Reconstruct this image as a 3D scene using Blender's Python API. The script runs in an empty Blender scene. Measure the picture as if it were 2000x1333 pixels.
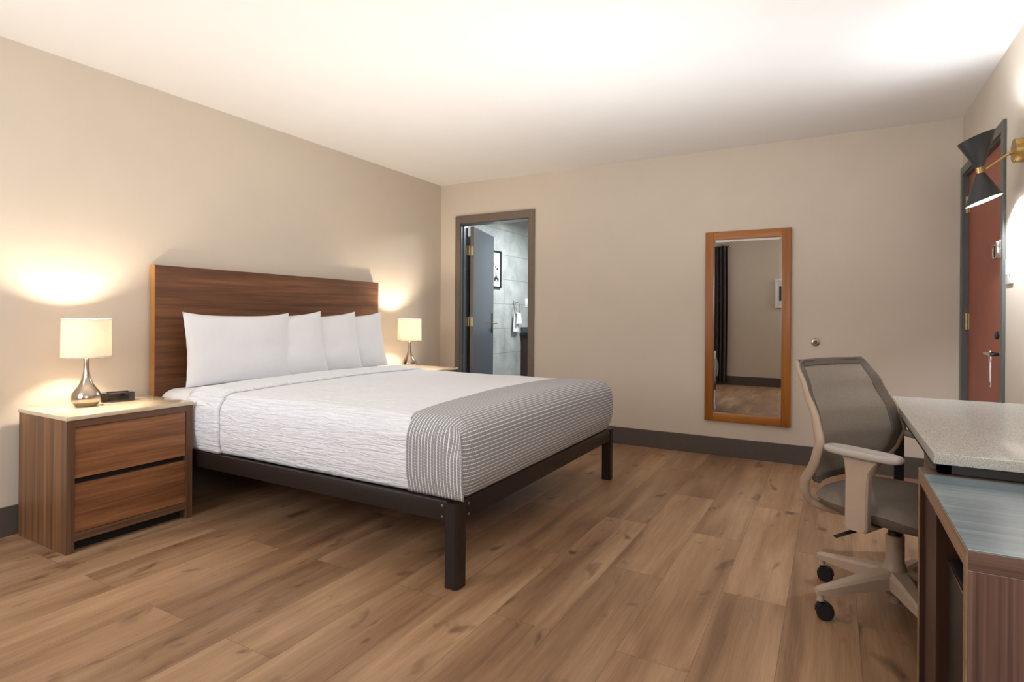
import bpy, bmesh, math, random
from mathutils import Vector, Matrix, noise

PI = math.pi
sc = bpy.context.scene
COL = sc.collection
R = math.radians

# ------------------------------------------------------------------ room numbers (metres)
L, W, H, HB, YR = 4.905, 4.387, 2.50, 0.148, -0.45    # back wall y, right wall x, ceiling, baseboard height, rear wall y

# ------------------------------------------------------------------ camera
cam = bpy.data.cameras.new('camera')
cam.sensor_width = 36.0
cam.lens = 1116.47 * 36.0 / 2000.0
cam.shift_y = -(666.5 - 619.28) / 2000.0
cam.clip_start = 0.02
camo = bpy.data.objects.new('camera', cam)
COL.objects.link(camo)
camo.matrix_world = (Matrix.Translation((3.619, 0, 1.12)) @ Matrix.Rotation(R(29.281), 4, 'Z')
                     @ Matrix.Rotation(R(90), 4, 'X') @ Matrix.Rotation(R(0.394), 4, 'Z'))
sc.camera = camo

# ------------------------------------------------------------------ view and world
sc.view_settings.view_transform = 'Standard'
sc.view_settings.look = 'None'
sc.view_settings.gamma = 1.0
sc.view_settings.use_curve_mapping = False
sc.view_settings.exposure = -0.02
world = bpy.data.worlds.new('world')
sc.world = world
world.use_nodes = True
world.node_tree.nodes['Background'].inputs[0].default_value = (0.55, 0.72, 1.0, 1)
world.node_tree.nodes['Background'].inputs[1].default_value = 1.0


def light(name, kind, loc, energy, color=(1, 1, 1), size=0.1, size_y=None, aim=None, spot=None):
    d = bpy.data.lights.new(name, kind)
    d.energy = energy
    d.color = color
    if kind == 'AREA':
        d.size = size
        if size_y:
            d.shape = 'RECTANGLE'
            d.size_y = size_y
    elif kind in ('POINT', 'SPOT'):
        d.shadow_soft_size = size
    if spot:
        d.spot_size = spot
        d.spot_blend = 0.4
    o = bpy.data.objects.new(name, d)
    COL.objects.link(o)
    o.location = loc
    if aim is not None:
        o.rotation_euler = (Vector(aim) - Vector(loc)).to_track_quat('-Z', 'Y').to_euler()
    return o


# unseen fill lamps added to brighten the ceiling, and daylight through the rear window
light('added_ceiling_fill', 'AREA', (1.85, 2.3, 1.2), 18, (1.0, 0.95, 0.89), 2.0, aim=(1.85, 2.2, 2.5))
light('added_ceiling_fill_right', 'AREA', (2.9, 2.9, 1.25), 13, (0.90, 0.95, 1.0), 1.2, aim=(2.9, 2.9, 2.5))
light('window_daylight', 'AREA', (1.05, YR + 0.02, 1.55), 40, (0.96, 0.97, 1.0), 1.3, 1.3, aim=(1.7, 3, 0.9))
light('added_camera_fill', 'AREA', (4.1, -0.2, 1.75), 30, (1.0, 0.98, 0.96), 0.8, aim=(1.8, 3.2, 0.9))  # added unseen fill behind the camera, brightens the foot of the bed
light('bathroom_light', 'AREA', (0.95, 6.0, 2.3), 60, (0.88, 0.96, 1.0), 0.5, aim=(0.95, 6.0, 0))


# ------------------------------------------------------------------ materials
def lin(c):
    return tuple((v / 255.0 / 12.92) if v / 255.0 <= 0.04045 else ((v / 255.0 + 0.055) / 1.055) ** 2.4 for v in c) + (1.0,)


class Mat:
    def __init__(s, name):
        s.m = bpy.data.materials.new(name)
        s.m.use_nodes = True
        s.t = s.m.node_tree
        s.b = s.t.nodes['Principled BSDF']

    def n(s, typ, **kw):
        nd = s.t.nodes.new(typ)
        for k, v in kw.items():
            if k.startswith('i_'):
                key = k[2:]
                key = int(key) if key.isdigit() else key.replace('_', ' ')
                nd.inputs[key].default_value = v
            else:
                setattr(nd, k, v)
        return nd

    def l(s, a, b):
        s.t.links.new(a, b)

    def math(s, op, a, b=None, c=None):
        nd = s.t.nodes.new('ShaderNodeMath')
        nd.operation = op
        for i, v in enumerate((a, b, c)):
            if v is None:
                continue
            if isinstance(v, (int, float)):
                nd.inputs[i].default_value = v
            else:
                s.l(v, nd.inputs[i])
        return nd.outputs[0]

    def ramp(s, fac, stops):
        nd = s.t.nodes.new('ShaderNodeValToRGB')
        e = nd.color_ramp.elements
        while len(e) < len(stops):
            e.new(0.5)
        for q, (p, c) in zip(e, stops):
            q.position = p
            q.color = c if len(c) == 4 else tuple(c) + (1,)
        s.l(fac, nd.inputs[0])
        return nd.outputs[0]

    def bump(s, h, strength=0.3, dist=0.01):
        nd = s.n('ShaderNodeBump')
        nd.inputs['Strength'].default_value = strength
        nd.inputs['Distance'].default_value = dist
        s.l(h, nd.inputs['Height'])
        s.l(nd.outputs[0], s.b.inputs['Normal'])

    def mix(s, fac, a, b, mode='MIX'):
        nd = s.t.nodes.new('ShaderNodeMix')
        nd.data_type = 'RGBA'
        nd.blend_type = mode
        for i, v in ((0, fac), (6, a), (7, b)):
            if isinstance(v, (int, float)):
                nd.inputs[i].default_value = v
            elif isinstance(v, tuple):
                nd.inputs[i].default_value = v
            else:
                s.l(v, nd.inputs[i])
        return nd.outputs[2]


def plain(name, rgb, rough=0.5, metal=0.0, noise_amt=0.06, noise_scale=30, bump=0.0, bscale=200, coat=0.0, spec=None):
    M = Mat(name)
    tc = M.n('ShaderNodeTexCoord')
    nz = M.n('ShaderNodeTexNoise', i_Scale=noise_scale, i_Detail=4.0)
    M.l(tc.outputs['Object'], nz.inputs['Vector'])
    c = lin(rgb)
    lo = tuple(v * (1 - noise_amt) for v in c[:3]) + (1,)
    hi = tuple(min(1, v * (1 + noise_amt)) for v in c[:3]) + (1,)
    M.l(M.ramp(nz.outputs[0], [(0.3, lo), (0.7, hi)]), M.b.inputs['Base Color'])
    M.b.inputs['Roughness'].default_value = rough
    M.b.inputs['Metallic'].default_value = metal
    M.b.inputs['Coat Weight'].default_value = coat
    if spec is not None:
        M.b.inputs['Specular IOR Level'].default_value = spec
    if bump:
        n2 = M.n('ShaderNodeTexNoise', i_Scale=bscale, i_Detail=3.0)
        M.l(tc.outputs['Object'], n2.inputs['Vector'])
        M.bump(n2.outputs[0], bump, 0.004)
    return M.m


def wood(name, dark, light_, axis='Y', fine=1.0, rough=0.42, streak=30, mid=None, tilt=0.0):
    """straight veneer grain running along an axis of the object"""
    M = Mat(name)
    tc = M.n('ShaderNodeTexCoord')
    mp = M.n('ShaderNodeMapping')
    s = {'X': (0.9, streak, streak), 'Y': (streak, 0.9, streak), 'Z': (streak, streak, 0.5)}[axis]
    mp.inputs['Scale'].default_value = tuple(v * fine for v in s)
    if tilt:
        mp.inputs['Rotation'].default_value = (tilt, 0, 0)
    M.l(tc.outputs['Object'], mp.inputs['Vector'])
    n1 = M.n('ShaderNodeTexNoise', i_Scale=1.0, i_Detail=5.0, i_Roughness=0.62, i_Distortion=0.3)
    M.l(mp.outputs[0], n1.inputs['Vector'])
    mp2 = M.n('ShaderNodeMapping')
    mp2.inputs['Scale'].default_value = tuple(v * fine * 4.5 for v in s)
    M.l(tc.outputs['Object'], mp2.inputs['Vector'])
    n2 = M.n('ShaderNodeTexNoise', i_Scale=1.0, i_Detail=3.0)
    M.l(mp2.outputs[0], n2.inputs['Vector'])
    f = M.math('ADD', M.math('MULTIPLY', n1.outputs[0], 0.72), M.math('MULTIPLY', n2.outputs[0], 0.28))
    md = mid or tuple((a + b) / 2 for a, b in zip(dark, light_))
    col = M.ramp(f, [(0.36, lin(dark)), (0.5, lin(md)), (0.64, lin(light_))])
    M.l(col, M.b.inputs['Base Color'])
    M.b.inputs['Roughness'].default_value = rough
    M.bump(f, 0.06, 0.002)
    return M.m


def floor_mat():
    M = Mat('floor_planks')
    tc = M.n('ShaderNodeTexCoord')
    sp = M.n('ShaderNodeSeparateXYZ')
    M.l(tc.outputs['Object'], sp.inputs[0])
    x, y = sp.outputs[0], sp.outputs[1]
    pw, pl = 0.2395, 1.22
    kx = M.math('DIVIDE', M.math('SUBTRACT', x, 3.229), pw)
    k = M.math('FLOOR', kx)
    fx = M.math('SUBTRACT', kx, k)
    odd = M.math('ABSOLUTE', M.math('SUBTRACT', M.math('MULTIPLY', M.math('FLOOR', M.math('MULTIPLY', k, 0.5)), 2.0), k))
    off = M.math('ADD', M.math('MULTIPLY', odd, 0.605), 1.245 - 12.2)
    ky = M.math('DIVIDE', M.math('SUBTRACT', y, off), pl)
    j = M.math('FLOOR', ky)
    fy = M.math('SUBTRACT', ky, j)
    cell = M.n('ShaderNodeCombineXYZ')
    M.l(k, cell.inputs[0])
    M.l(j, cell.inputs[1])
    wn = M.n('ShaderNodeTexWhiteNoise', noise_dimensions='3D')
    M.l(cell.outputs[0], wn.inputs['Vector'])
    # grain coordinates, shifted for each plank
    sh = M.n('ShaderNodeVectorMath', operation='SCALE')
    M.l(wn.outputs['Color'], sh.inputs[0])
    sh.inputs['Scale'].default_value = 37.0
    add = M.n('ShaderNodeVectorMath', operation='ADD')
    M.l(tc.outputs['Object'], add.inputs[0])
    M.l(sh.outputs[0], add.inputs[1])

    def nz(scale, detail=4.0, rough=0.55, dist=0.0):
        mp = M.n('ShaderNodeMapping')
        mp.inputs['Scale'].default_value = scale
        M.l(add.outputs[0], mp.inputs['Vector'])
        n = M.n('ShaderNodeTexNoise', i_Scale=1.0, i_Detail=detail, i_Roughness=rough, i_Distortion=dist)
        M.l(mp.outputs[0], n.inputs['Vector'])
        return n.outputs[0]
    broad = nz((7, 0.9, 1), 3.0, 0.5, 0.5)
    streak = nz((38, 1.3, 1), 5.0, 0.6, 0.35)
    fine = nz((260, 8, 1), 3.0)
    knot = nz((11, 5.0, 1), 2.5, 0.55, 0.5)
    f = M.math('ADD', M.math('ADD', M.math('MULTIPLY', broad, 0.55), M.math('MULTIPLY', streak, 0.27)), M.math('MULTIPLY', fine, 0.18))
    col = M.ramp(f, [(0.34, lin((120, 88, 62))), (0.45, lin((146, 111, 81))), (0.54, lin((164, 129, 97))), (0.66, lin((186, 151, 116)))])
    kn = M.ramp(knot, [(0.62, (0, 0, 0, 1)), (0.75, (1, 1, 1, 1))])
    col = M.mix(M.math('MULTIPLY', kn, 0.75), col, lin((72, 48, 34)))
    pv = M.math('ADD', M.math('MULTIPLY', wn.outputs['Value'], 0.22), 0.80)
    hs = M.n('ShaderNodeHueSaturation')
    M.l(col, hs.inputs['Color'])
    M.l(pv, hs.inputs['Value'])
    hs.inputs['Saturation'].default_value = 1.0
    col = hs.outputs[0]
    ex = M.math('MULTIPLY', M.math('MINIMUM', fx, M.math('SUBTRACT', 1.0, fx)), pw)
    ey = M.math('MULTIPLY', M.math('MINIMUM', fy, M.math('SUBTRACT', 1.0, fy)), pl)
    gap = M.math('LESS_THAN', M.math('MINIMUM', ex, ey), 0.0011)
    col = M.mix(M.math('MULTIPLY', gap, 0.5), col, lin((70, 46, 32)))
    M.l(col, M.b.inputs['Base Color'])
    rg = M.math('ADD', M.math('MULTIPLY', streak, 0.16), 0.36)
    M.l(rg, M.b.inputs['Roughness'])
    M.bump(M.math('SUBTRACT', M.math('MULTIPLY', f, 0.5), M.math('MULTIPLY', gap, 0.6)), 0.12, 0.002)
    return M.m


def tile_mat():
    M = Mat('bathroom_tile')
    tc = M.n('ShaderNodeTexCoord')
    uv = M.n('ShaderNodeUVMap')
    br = M.n('ShaderNodeTexBrick', offset=0.5, i_Scale=1.0)
    br.inputs['Brick Width'].default_value = 0.61
    br.inputs['Row Height'].default_value = 0.305
    br.inputs['Mortar Size'].default_value = 0.0025
    br.inputs['Mortar Smooth'].default_value = 0.0
    br.inputs['Color1'].default_value = (0, 0, 0, 1)
    br.inputs['Color2'].default_value = (1, 1, 1, 1)
    M.l(uv.outputs[0], br.inputs['Vector'])
    nz = M.n('ShaderNodeTexNoise', i_Scale=5.0, i_Detail=8.0, i_Roughness=0.65)
    M.l(tc.outputs['Object'], nz.inputs['Vector'])
    col = M.ramp(nz.outputs[0], [(0.3, lin((146, 148, 145))), (0.7, lin((184, 186, 183)))])
    col = M.mix(br.outputs['Fac'], col, lin((120, 120, 116)))
    M.l(col, M.b.inputs['Base Color'])
    M.b.inputs['Roughness'].default_value = 0.35
    M.bump(M.math('SUBTRACT', 1.0, br.outputs['Fac']), 0.3, 0.002)
    return M.m


def quartz_mat():
    M = Mat('speckled_quartz')
    tc = M.n('ShaderNodeTexCoord')
    v = M.n('ShaderNodeTexNoise', i_Scale=330.0, i_Detail=3.0, i_Roughness=0.7)
    M.l(tc.outputs['Object'], v.inputs['Vector'])
    v2 = M.n('ShaderNodeTexVoronoi', i_Scale=240.0)
    M.l(tc.outputs['Object'], v2.inputs['Vector'])
    col = M.ramp(v.outputs[0], [(0.36, lin((120, 113, 104))), (0.46, lin((176, 172, 164))), (0.6, lin((192, 189, 182))), (0.7, lin((214, 212, 206)))])
    sp = M.ramp(v2.outputs['Distance'], [(0.10, (1, 1, 1, 1)), (0.2, (0, 0, 0, 1))])
    col = M.mix(M.math('MULTIPLY', sp, 0.35), col, lin((110, 98, 84)))
    M.l(col, M.b.inputs['Base Color'])
    M.b.inputs['Roughness'].default_value = 0.26
    M.b.inputs['Coat Weight'].default_value = 0.1
    M.b.inputs['Coat Roughness'].default_value = 0.05
    return M.m


def seersucker_mat(name='white_seersucker', base=(240, 243, 249)):
    """white cotton with puckered ridges running along the bed"""
    M = Mat(name)
    tc = M.n('ShaderNodeTexCoord')
    uv = M.n('ShaderNodeUVMap')
    mp = M.n('ShaderNodeMapping')
    mp.inputs['Scale'].default_value = (7.5, 60.0, 1.0)
    M.l(uv.outputs[0], mp.inputs['Vector'])
    nz = M.n('ShaderNodeTexNoise', i_Scale=1.0, i_Detail=3.0, i_Roughness=0.55, i_Distortion=1.1)
    M.l(mp.outputs[0], nz.inputs['Vector'])
    h = M.ramp(nz.outputs[0], [(0.36, (0, 0, 0, 1)), (0.62, (1, 1, 1, 1))])
    M.b.inputs['Base Color'].default_value = lin(base)
    M.b.inputs['Roughness'].default_value = 0.9
    M.b.inputs['Sheen Weight'].default_value = 0.15
    M.bump(h, 0.7, 0.006)
    return M.m


def throw_mat():
    """grey waffle throw with thin white lines every 17 mm and short dark dashes between"""
    M = Mat('grey_striped_throw')
    uv = M.n('ShaderNodeUVMap')
    sp = M.n('ShaderNodeSeparateXYZ')
    M.l(uv.outputs[0], sp.inputs[0])
    u = M.math('DIVIDE', sp.outputs[0], 0.0165)
    v = M.math('DIVIDE', sp.outputs[1], 0.0125)
    ku = M.math('FLOOR', u)
    fu = M.math('SUBTRACT', u, ku)
    v2 = M.math('ADD', v, M.math('MULTIPLY', ku, 0.37))
    fv = M.math('SUBTRACT', v2, M.math('FLOOR', v2))
    line = M.math('LESS_THAN', M.math('ABSOLUTE', M.math('SUBTRACT', fu, 0.5)), 0.105)
    cross = M.math('LESS_THAN', fv, 0.30)
    nz = M.n('ShaderNodeTexNoise', i_Scale=420.0, i_Detail=2.0)
    M.l(uv.outputs[0], nz.inputs['Vector'])
    grey = M.ramp(nz.outputs[0], [(0.3, lin((122, 123, 127))), (0.7, lin((160, 161, 165)))])
    col = M.mix(M.math('MULTIPLY', cross, 0.6), grey, lin((196, 196, 198)))
    col = M.mix(line, col, lin((240, 240, 240)))
    M.l(col, M.b.inputs['Base Color'])
    M.b.inputs['Roughness'].default_value = 0.95
    M.bump(M.math('ADD', line, M.math('MULTIPLY', cross, 0.5)), 0.5, 0.003)
    return M.m


def emis(name, rgb, strength):
    M = Mat(name)
    M.b.inputs['Base Color'].default_value = lin(rgb)
    M.b.inputs['Emission Color'].default_value = lin(rgb)
    M.b.inputs['Emission Strength'].default_value = strength
    return M.m


def shade_mat():
    M = Mat('lamp_shade_linen')
    tc = M.n('ShaderNodeTexCoord')
    mp = M.n('ShaderNodeMapping')
    mp.inputs['Scale'].default_value = (60, 60, 900)
    M.l(tc.outputs['Object'], mp.inputs['Vector'])
    nz = M.n('ShaderNodeTexNoise', i_Scale=1.0, i_Detail=2.0)
    M.l(mp.outputs[0], nz.inputs['Vector'])
    col = M.ramp(nz.outputs[0], [(0.3, lin((232, 222, 206))), (0.7, lin((246, 238, 226)))])
    d = M.n('ShaderNodeBsdfDiffuse')
    t = M.n('ShaderNodeBsdfTranslucent')
    M.l(col, d.inputs[0])
    M.l(col, t.inputs[0])
    mx = M.n('ShaderNodeMixShader')
    mx.inputs[0].default_value = 0.25
    M.l(d.outputs[0], mx.inputs[1])
    M.l(t.outputs[0], mx.inputs[2])
    M.l(mx.outputs[0], M.t.nodes['Material Output'].inputs[0])
    return M.m


def glass_mat(name):
    M = Mat(name)
    M.b.inputs['Base Color'].default_value = (1, 1, 1, 1)
    M.b.inputs['Roughness'].default_value = 0.02
    M.b.inputs['Transmission Weight'].default_value = 1.0
    M.b.inputs['IOR'].default_value = 1.45
    return M.m


def mesh_fabric():
    M = Mat('chair_mesh_fabric')
    tc = M.n('ShaderNodeTexCoord')
    nz = M.n('ShaderNodeTexNoise', i_Scale=500.0, i_Detail=2.0)
    M.l(tc.outputs['Object'], nz.inputs['Vector'])
    M.l(M.ramp(nz.outputs[0], [(0.35, lin((142, 132, 122))), (0.65, lin((170, 160, 150)))]), M.b.inputs['Base Color'])
    M.b.inputs['Roughness'].default_value = 0.6
    M.b.inputs['Alpha'].default_value = 0.93
    return M.m


m_wall = plain('beige_wall_paint', (207, 195, 179), 0.85, noise_amt=0.015, noise_scale=4, bump=0.08, bscale=160)
m_ceil = plain('white_ceiling_paint', (236, 233, 229), 0.9, noise_amt=0.01, noise_scale=4, bump=0.05, bscale=140)
m_floor = floor_mat()
m_base = plain('dark_grey_baseboard', (84, 76, 70), 0.5, noise_amt=0.05)
m_case = plain('taupe_grey_door_casing', (112, 98, 86), 0.42, noise_amt=0.04)
m_leaf = plain('blue_grey_door_paint', (82, 86, 92), 0.32, noise_amt=0.03, noise_scale=8)
m_dcase = plain('dark_grey_entry_casing', (84, 86, 82), 0.35, noise_amt=0.04)
m_red = plain('rust_red_door_paint', (150, 84, 66), 0.5, noise_amt=0.05, noise_scale=6)
m_walY = wood('walnut_veneer_long', (84, 54, 32), (146, 102, 62), 'Y')
m_head = wood('walnut_headboard_veneer', (84, 52, 34), (132, 88, 56), 'Y', streak=26)
m_headedge = plain('headboard_edge_band', (176, 124, 68), 0.5)
m_walZ = wood('walnut_veneer_upright', (92, 62, 40), (146, 104, 68), 'Z')
m_drw = wood('walnut_drawer_front', (104, 64, 38), (168, 116, 74), 'Y', streak=22, tilt=0.05)
m_frameW = wood('walnut_stile', (86, 60, 42), (122, 88, 64), 'Z', fine=1.3)
m_frameH = wood('walnut_rail', (86, 60, 42), (122, 88, 64), 'Y', fine=1.3)
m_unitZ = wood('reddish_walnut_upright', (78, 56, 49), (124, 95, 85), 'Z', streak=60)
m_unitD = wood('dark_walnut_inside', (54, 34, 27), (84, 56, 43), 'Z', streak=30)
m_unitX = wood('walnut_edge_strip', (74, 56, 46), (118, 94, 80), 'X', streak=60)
m_edgeL = wood('light_walnut_edge', (124, 98, 76), (160, 132, 106), 'Y')
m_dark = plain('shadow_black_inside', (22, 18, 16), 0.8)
m_stone = plain('cream_stone_top', (214, 196, 168), 0.16, noise_amt=0.06, noise_scale=14, coat=0.3)
m_metalbed = plain('brown_black_steel', (40, 31, 28), 0.42, metal=0.2, noise_amt=0.05)
m_bolt = plain('steel_bolt', (120, 110, 105), 0.35, metal=0.8)
m_sheet = plain('white_cotton_sheet', (232, 233, 236), 0.9, noise_amt=0.01, bump=0.25, bscale=22)
m_pillow = plain('white_pillow_cotton', (236, 237, 241), 0.9, noise_amt=0.008, bump=0.18, bscale=14)
m_seer = seersucker_mat()
m_throw = throw_mat()
m_shade = shade_mat()
m_nickel = plain('brushed_nickel', (186, 172, 154), 0.24, metal=1.0, noise_amt=0.04)
m_chrome = plain('polished_chrome', (205, 205, 205), 0.12, metal=1.0, noise_amt=0.02)
m_brass = plain('brushed_brass', (190, 158, 100), 0.3, metal=1.0, noise_amt=0.06)
m_brassL = plain('aged_brass_hinge', (188, 170, 128), 0.45, metal=0.6, noise_amt=0.1)
m_clock = plain('dark_gloss_plastic', (42, 36, 34), 0.15, noise_amt=0.05, coat=0.4)
m_clockS = plain('clock_screen', (16, 14, 16), 0.05, noise_amt=0.02)
m_black = plain('black_plastic', (22, 22, 24), 0.4, noise_amt=0.05)
m_blackM = plain('matte_black_shade', (44, 44, 46), 0.42, noise_amt=0.04)
m_inner = plain('white_shade_lining', (240, 236, 226), 0.6, noise_amt=0.01)
m_mirwood = wood('orange_oak_frame', (128, 72, 18), (168, 104, 34), 'Z', streak=26, rough=0.38)
m_mirwoodX = wood('orange_oak_frame_cross', (140, 80, 20), (180, 112, 38), 'X', streak=26, rough=0.38)
m_mirror = plain('mirror_glass', (205, 205, 205), 0.0, metal=1.0, noise_amt=0.0)
m_cbeige = plain('chair_beige_plastic', (176, 154, 134), 0.42, noise_amt=0.02)
m_cpad = plain('arm_pad_grey', (176, 168, 160), 0.4, noise_amt=0.02)
m_cseat = plain('taupe_seat_fabric', (118, 106, 94), 0.75, noise_amt=0.08, noise_scale=60, bump=0.15, bscale=400)
m_cmesh = mesh_fabric()
m_cband = plain('chair_mesh_border', (106, 97, 89), 0.6, noise_amt=0.05)
m_quartz = quartz_mat()
m_gloss = wood('blue_grey_laminate_top', (108, 123, 131), (136, 152, 158), 'X', streak=26, rough=0.24)
m_white = plain('white_plastic', (226, 224, 220), 0.4, noise_amt=0.01)
m_paper = plain('white_paper_tag', (225, 222, 214), 0.8, noise_amt=0.03)
m_towel = plain('white_terry_towel', (226, 226, 226), 0.95, noise_amt=0.04, bump=0.5, bscale=300)
m_tile = tile_mat()
m_tilefloor = plain('bathroom_floor_tile', (120, 116, 110), 0.4)
m_vanity = plain('dark_vanity_wood', (52, 36, 30), 0.4)
m_vantop = plain('black_stone_counter', (30, 40, 44), 0.08, coat=0.5)
m_curt = plain('dark_grey_curtain', (66, 60, 58), 0.85, noise_amt=0.08)
m_mat = plain('picture_mount', (206, 208, 206), 0.7, noise_amt=0.01)
m_ink = plain('black_ink', (34, 34, 36), 0.7)
m_glass = glass_mat('window_glass')
m_bulb = emis('warm_bulb', (255, 236, 210), 900)
m_bulbc = emis('cool_bulb', (235, 240, 255), 40)


# ------------------------------------------------------------------ mesh helpers
class MB:
    """collects shapes, then build() links them as one mesh object"""
    def __init__(s):
        s.bm = bmesh.new()
        s.uv = None

    def add(s, tmp):
        me = bpy.data.meshes.new('tmp')
        tmp.to_mesh(me)
        tmp.free()
        s.bm.from_mesh(me)
        bpy.data.meshes.remove(me)
        return s

    def box(s, a, b, bev=0.0, M=None, seg=2):
        t = bmesh.new()
        bmesh.ops.create_cube(t, size=1)
        a, b = Vector(a), Vector(b)
        for v in t.verts:
            v.co = Vector((a[i] + (b[i] - a[i]) * (v.co[i] + 0.5) for i in range(3)))
        if bev:
            bmesh.ops.bevel(t, geom=t.edges[:], offset=bev, segments=seg, affect='EDGES', profile=0.5)
        if M:
            bmesh.ops.transform(t, matrix=M, verts=t.verts)
        return s.add(t)

    def cyl(s, p, q, r, r2=None, seg=24, cap=True, bev=0.0):
        p, q = Vector(p), Vector(q)
        t = bmesh.new()
        d = q - p
        bmesh.ops.create_cone(t, cap_ends=cap, segments=seg, radius1=r, radius2=r if r2 is None else r2, depth=d.length)
        if bev:
            ed = [e for e in t.edges if len(e.link_faces) == 2 and any(len(f.verts) > 4 for f in e.link_faces)]
            bmesh.ops.bevel(t, geom=ed, offset=bev, segments=2, affect='EDGES')
        M = Matrix.Translation((p + q) / 2) @ d.to_track_quat('Z', 'Y').to_matrix().to_4x4()
        bmesh.ops.transform(t, matrix=M, verts=t.verts)
        return s.add(t)

    def sphere(s, c, r, sc_=(1, 1, 1), seg=20):
        t = bmesh.new()
        bmesh.ops.create_uvsphere(t, u_segments=seg, v_segments=seg // 2, radius=r)
        for v in t.verts:
            v.co = Vector((v.co[i] * sc_[i] for i in range(3))) + Vector(c)
        return s.add(t)

    def lathe(s, prof, c=(0, 0, 0), seg=40, M=None, closed=False):
        t = bmesh.new()
        rings = []
        for (r, z) in prof:
            if r < 1e-6:
                rings.append([t.verts.new((0, 0, z))])
            else:
                rings.append([t.verts.new((r * math.cos(2 * PI * k / seg), r * math.sin(2 * PI * k / seg), z)) for k in range(seg)])
        prs = list(zip(rings, rings[1:]))
        if closed:
            prs.append((rings[-1], rings[0]))
        for A, B in prs:
            for k in range(seg):
                k2 = (k + 1) % seg
                if len(A) == 1 and len(B) == 1:
                    continue
                if len(A) == 1:
                    t.faces.new((A[0], B[k], B[k2]))
                elif len(B) == 1:
                    t.faces.new((A[k], A[k2], B[0]))
                else:
                    t.faces.new((A[k], A[k2], B[k2], B[k]))
        bmesh.ops.recalc_face_normals(t, faces=t.faces)
        X = Matrix.Translation(c)
        if M:
            X = X @ M
        bmesh.ops.transform(t, matrix=X, verts=t.verts)
        return s.add(t)

    def tube(s, pts, rad, seg=12, flat=(1, 1), up=(0, 0, 1), cap=True):
        """swept round or oval section; rad a number or a list; flat scales (side, up)"""
        t = bmesh.new()
        P = [Vector(p) for p in pts]
        rr = rad if isinstance(rad, (list, tuple)) else [rad] * len(P)
        rings = []
        for i, p in enumerate(P):
            d = (P[min(i + 1, len(P) - 1)] - P[max(i - 1, 0)]).normalized()
            u = Vector(up)
            sd = d.cross(u)
            if sd.length < 1e-3:
                sd = d.cross(Vector((1, 0, 0)))
            sd.normalize()
            n = sd.cross(d).normalized()
            rings.append([t.verts.new(p + sd * math.cos(2 * PI * k / seg) * rr[i] * flat[0] + n * math.sin(2 * PI * k / seg) * rr[i] * flat[1]) for k in range(seg)])
        for A, B in zip(rings, rings[1:]):
            for k in range(seg):
                t.faces.new((A[k], A[(k + 1) % seg], B[(k + 1) % seg], B[k]))
        if cap:
            t.faces.new(rings[0][::-1])
            t.faces.new(rings[-1])
        bmesh.ops.recalc_face_normals(t, faces=t.faces)
        return s.add(t)

    def prism(s, poly, y0, y1, plane='XZ', bev=0.0, M=None):
        """closed polygon in a plane pushed from y0 to y1 along the third axis"""
        t = bmesh.new()

        def mk(a, b, h):
            return {'XZ': (a, h, b), 'XY': (a, b, h), 'YZ': (h, a, b)}[plane]
        A = [t.verts.new(mk(a, b, y0)) for a, b in poly]
        B = [t.verts.new(mk(a, b, y1)) for a, b in poly]
        n = len(A)
        t.faces.new(A)
        t.faces.new(B[::-1])
        for k in range(n):
            t.faces.new((A[k], B[k], B[(k + 1) % n], A[(k + 1) % n]))
        bmesh.ops.recalc_face_normals(t, faces=t.faces)
        if bev:
            bmesh.ops.bevel(t, geom=t.edges[:], offset=bev, segments=2, affect='EDGES')
        if M:
            bmesh.ops.transform(t, matrix=M, verts=t.verts)
        return s.add(t)

    def grid(s, nu, nv, fn, uvfn=None):
        """fn(u, v) -> point for u, v in 0..1"""
        bm = s.bm
        lay = bm.loops.layers.uv.verify() if uvfn else None
        V = [[bm.verts.new(fn(i / nu, j / nv)) for j in range(nv + 1)] for i in range(nu + 1)]
        for i in range(nu):
            for j in range(nv):
                f = bm.faces.new((V[i][j], V[i + 1][j], V[i + 1][j + 1], V[i][j + 1]))
                if lay:
                    for lp, (a, b) in zip(f.loops, ((i, j), (i + 1, j), (i + 1, j + 1), (i, j + 1))):
                        lp[lay].uv = uvfn(a / nu, b / nv)
        return s

    def build(s, name, mat, parent=None, smooth=True, weld=0.0, recalc=False, ang=35):
        if weld:
            bmesh.ops.remove_doubles(s.bm, verts=s.bm.verts, dist=weld)
        if recalc:
            bmesh.ops.recalc_face_normals(s.bm, faces=s.bm.faces)
        for f in s.bm.faces:
            f.smooth = smooth
        if smooth:
            for e in s.bm.edges:
                if len(e.link_faces) == 2 and e.calc_face_angle(0) > R(ang):
                    e.smooth = False
        me = bpy.data.meshes.new(name)
        s.bm.to_mesh(me)
        s.bm.free()
        me.materials.append(mat)
        o = bpy.data.objects.new(name, me)
        COL.objects.link(o)
        if parent:
            o.parent = parent
        return o


def tag(o, label=None, cat=None, group=None, kind=None):
    if label:
        o['label'] = label
    if cat:
        o['category'] = cat
    if group:
        o['group'] = group
    if kind:
        o['kind'] = kind
    return o


def thing(name, label, cat, loc=(0, 0, 0), rz=0.0, group=None):
    o = bpy.data.objects.new(name, None)
    o.empty_display_size = 0.1
    COL.objects.link(o)
    o.location = loc
    o.rotation_euler = (0, 0, rz)
    return tag(o, label, cat, group)


def copy_tree(o, parent=None):
    c = o.copy()
    COL.objects.link(c)
    c.parent = parent
    for ch in list(o.children):
        copy_tree(ch, c)
    return c


def struct(name, mb, mat, label=None, cat=None, **kw):
    o = mb.build(name, mat, smooth=kw.pop('smooth', False), **kw)
    o['kind'] = 'structure'
    if label:
        tag(o, label, cat)
    return o


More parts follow.
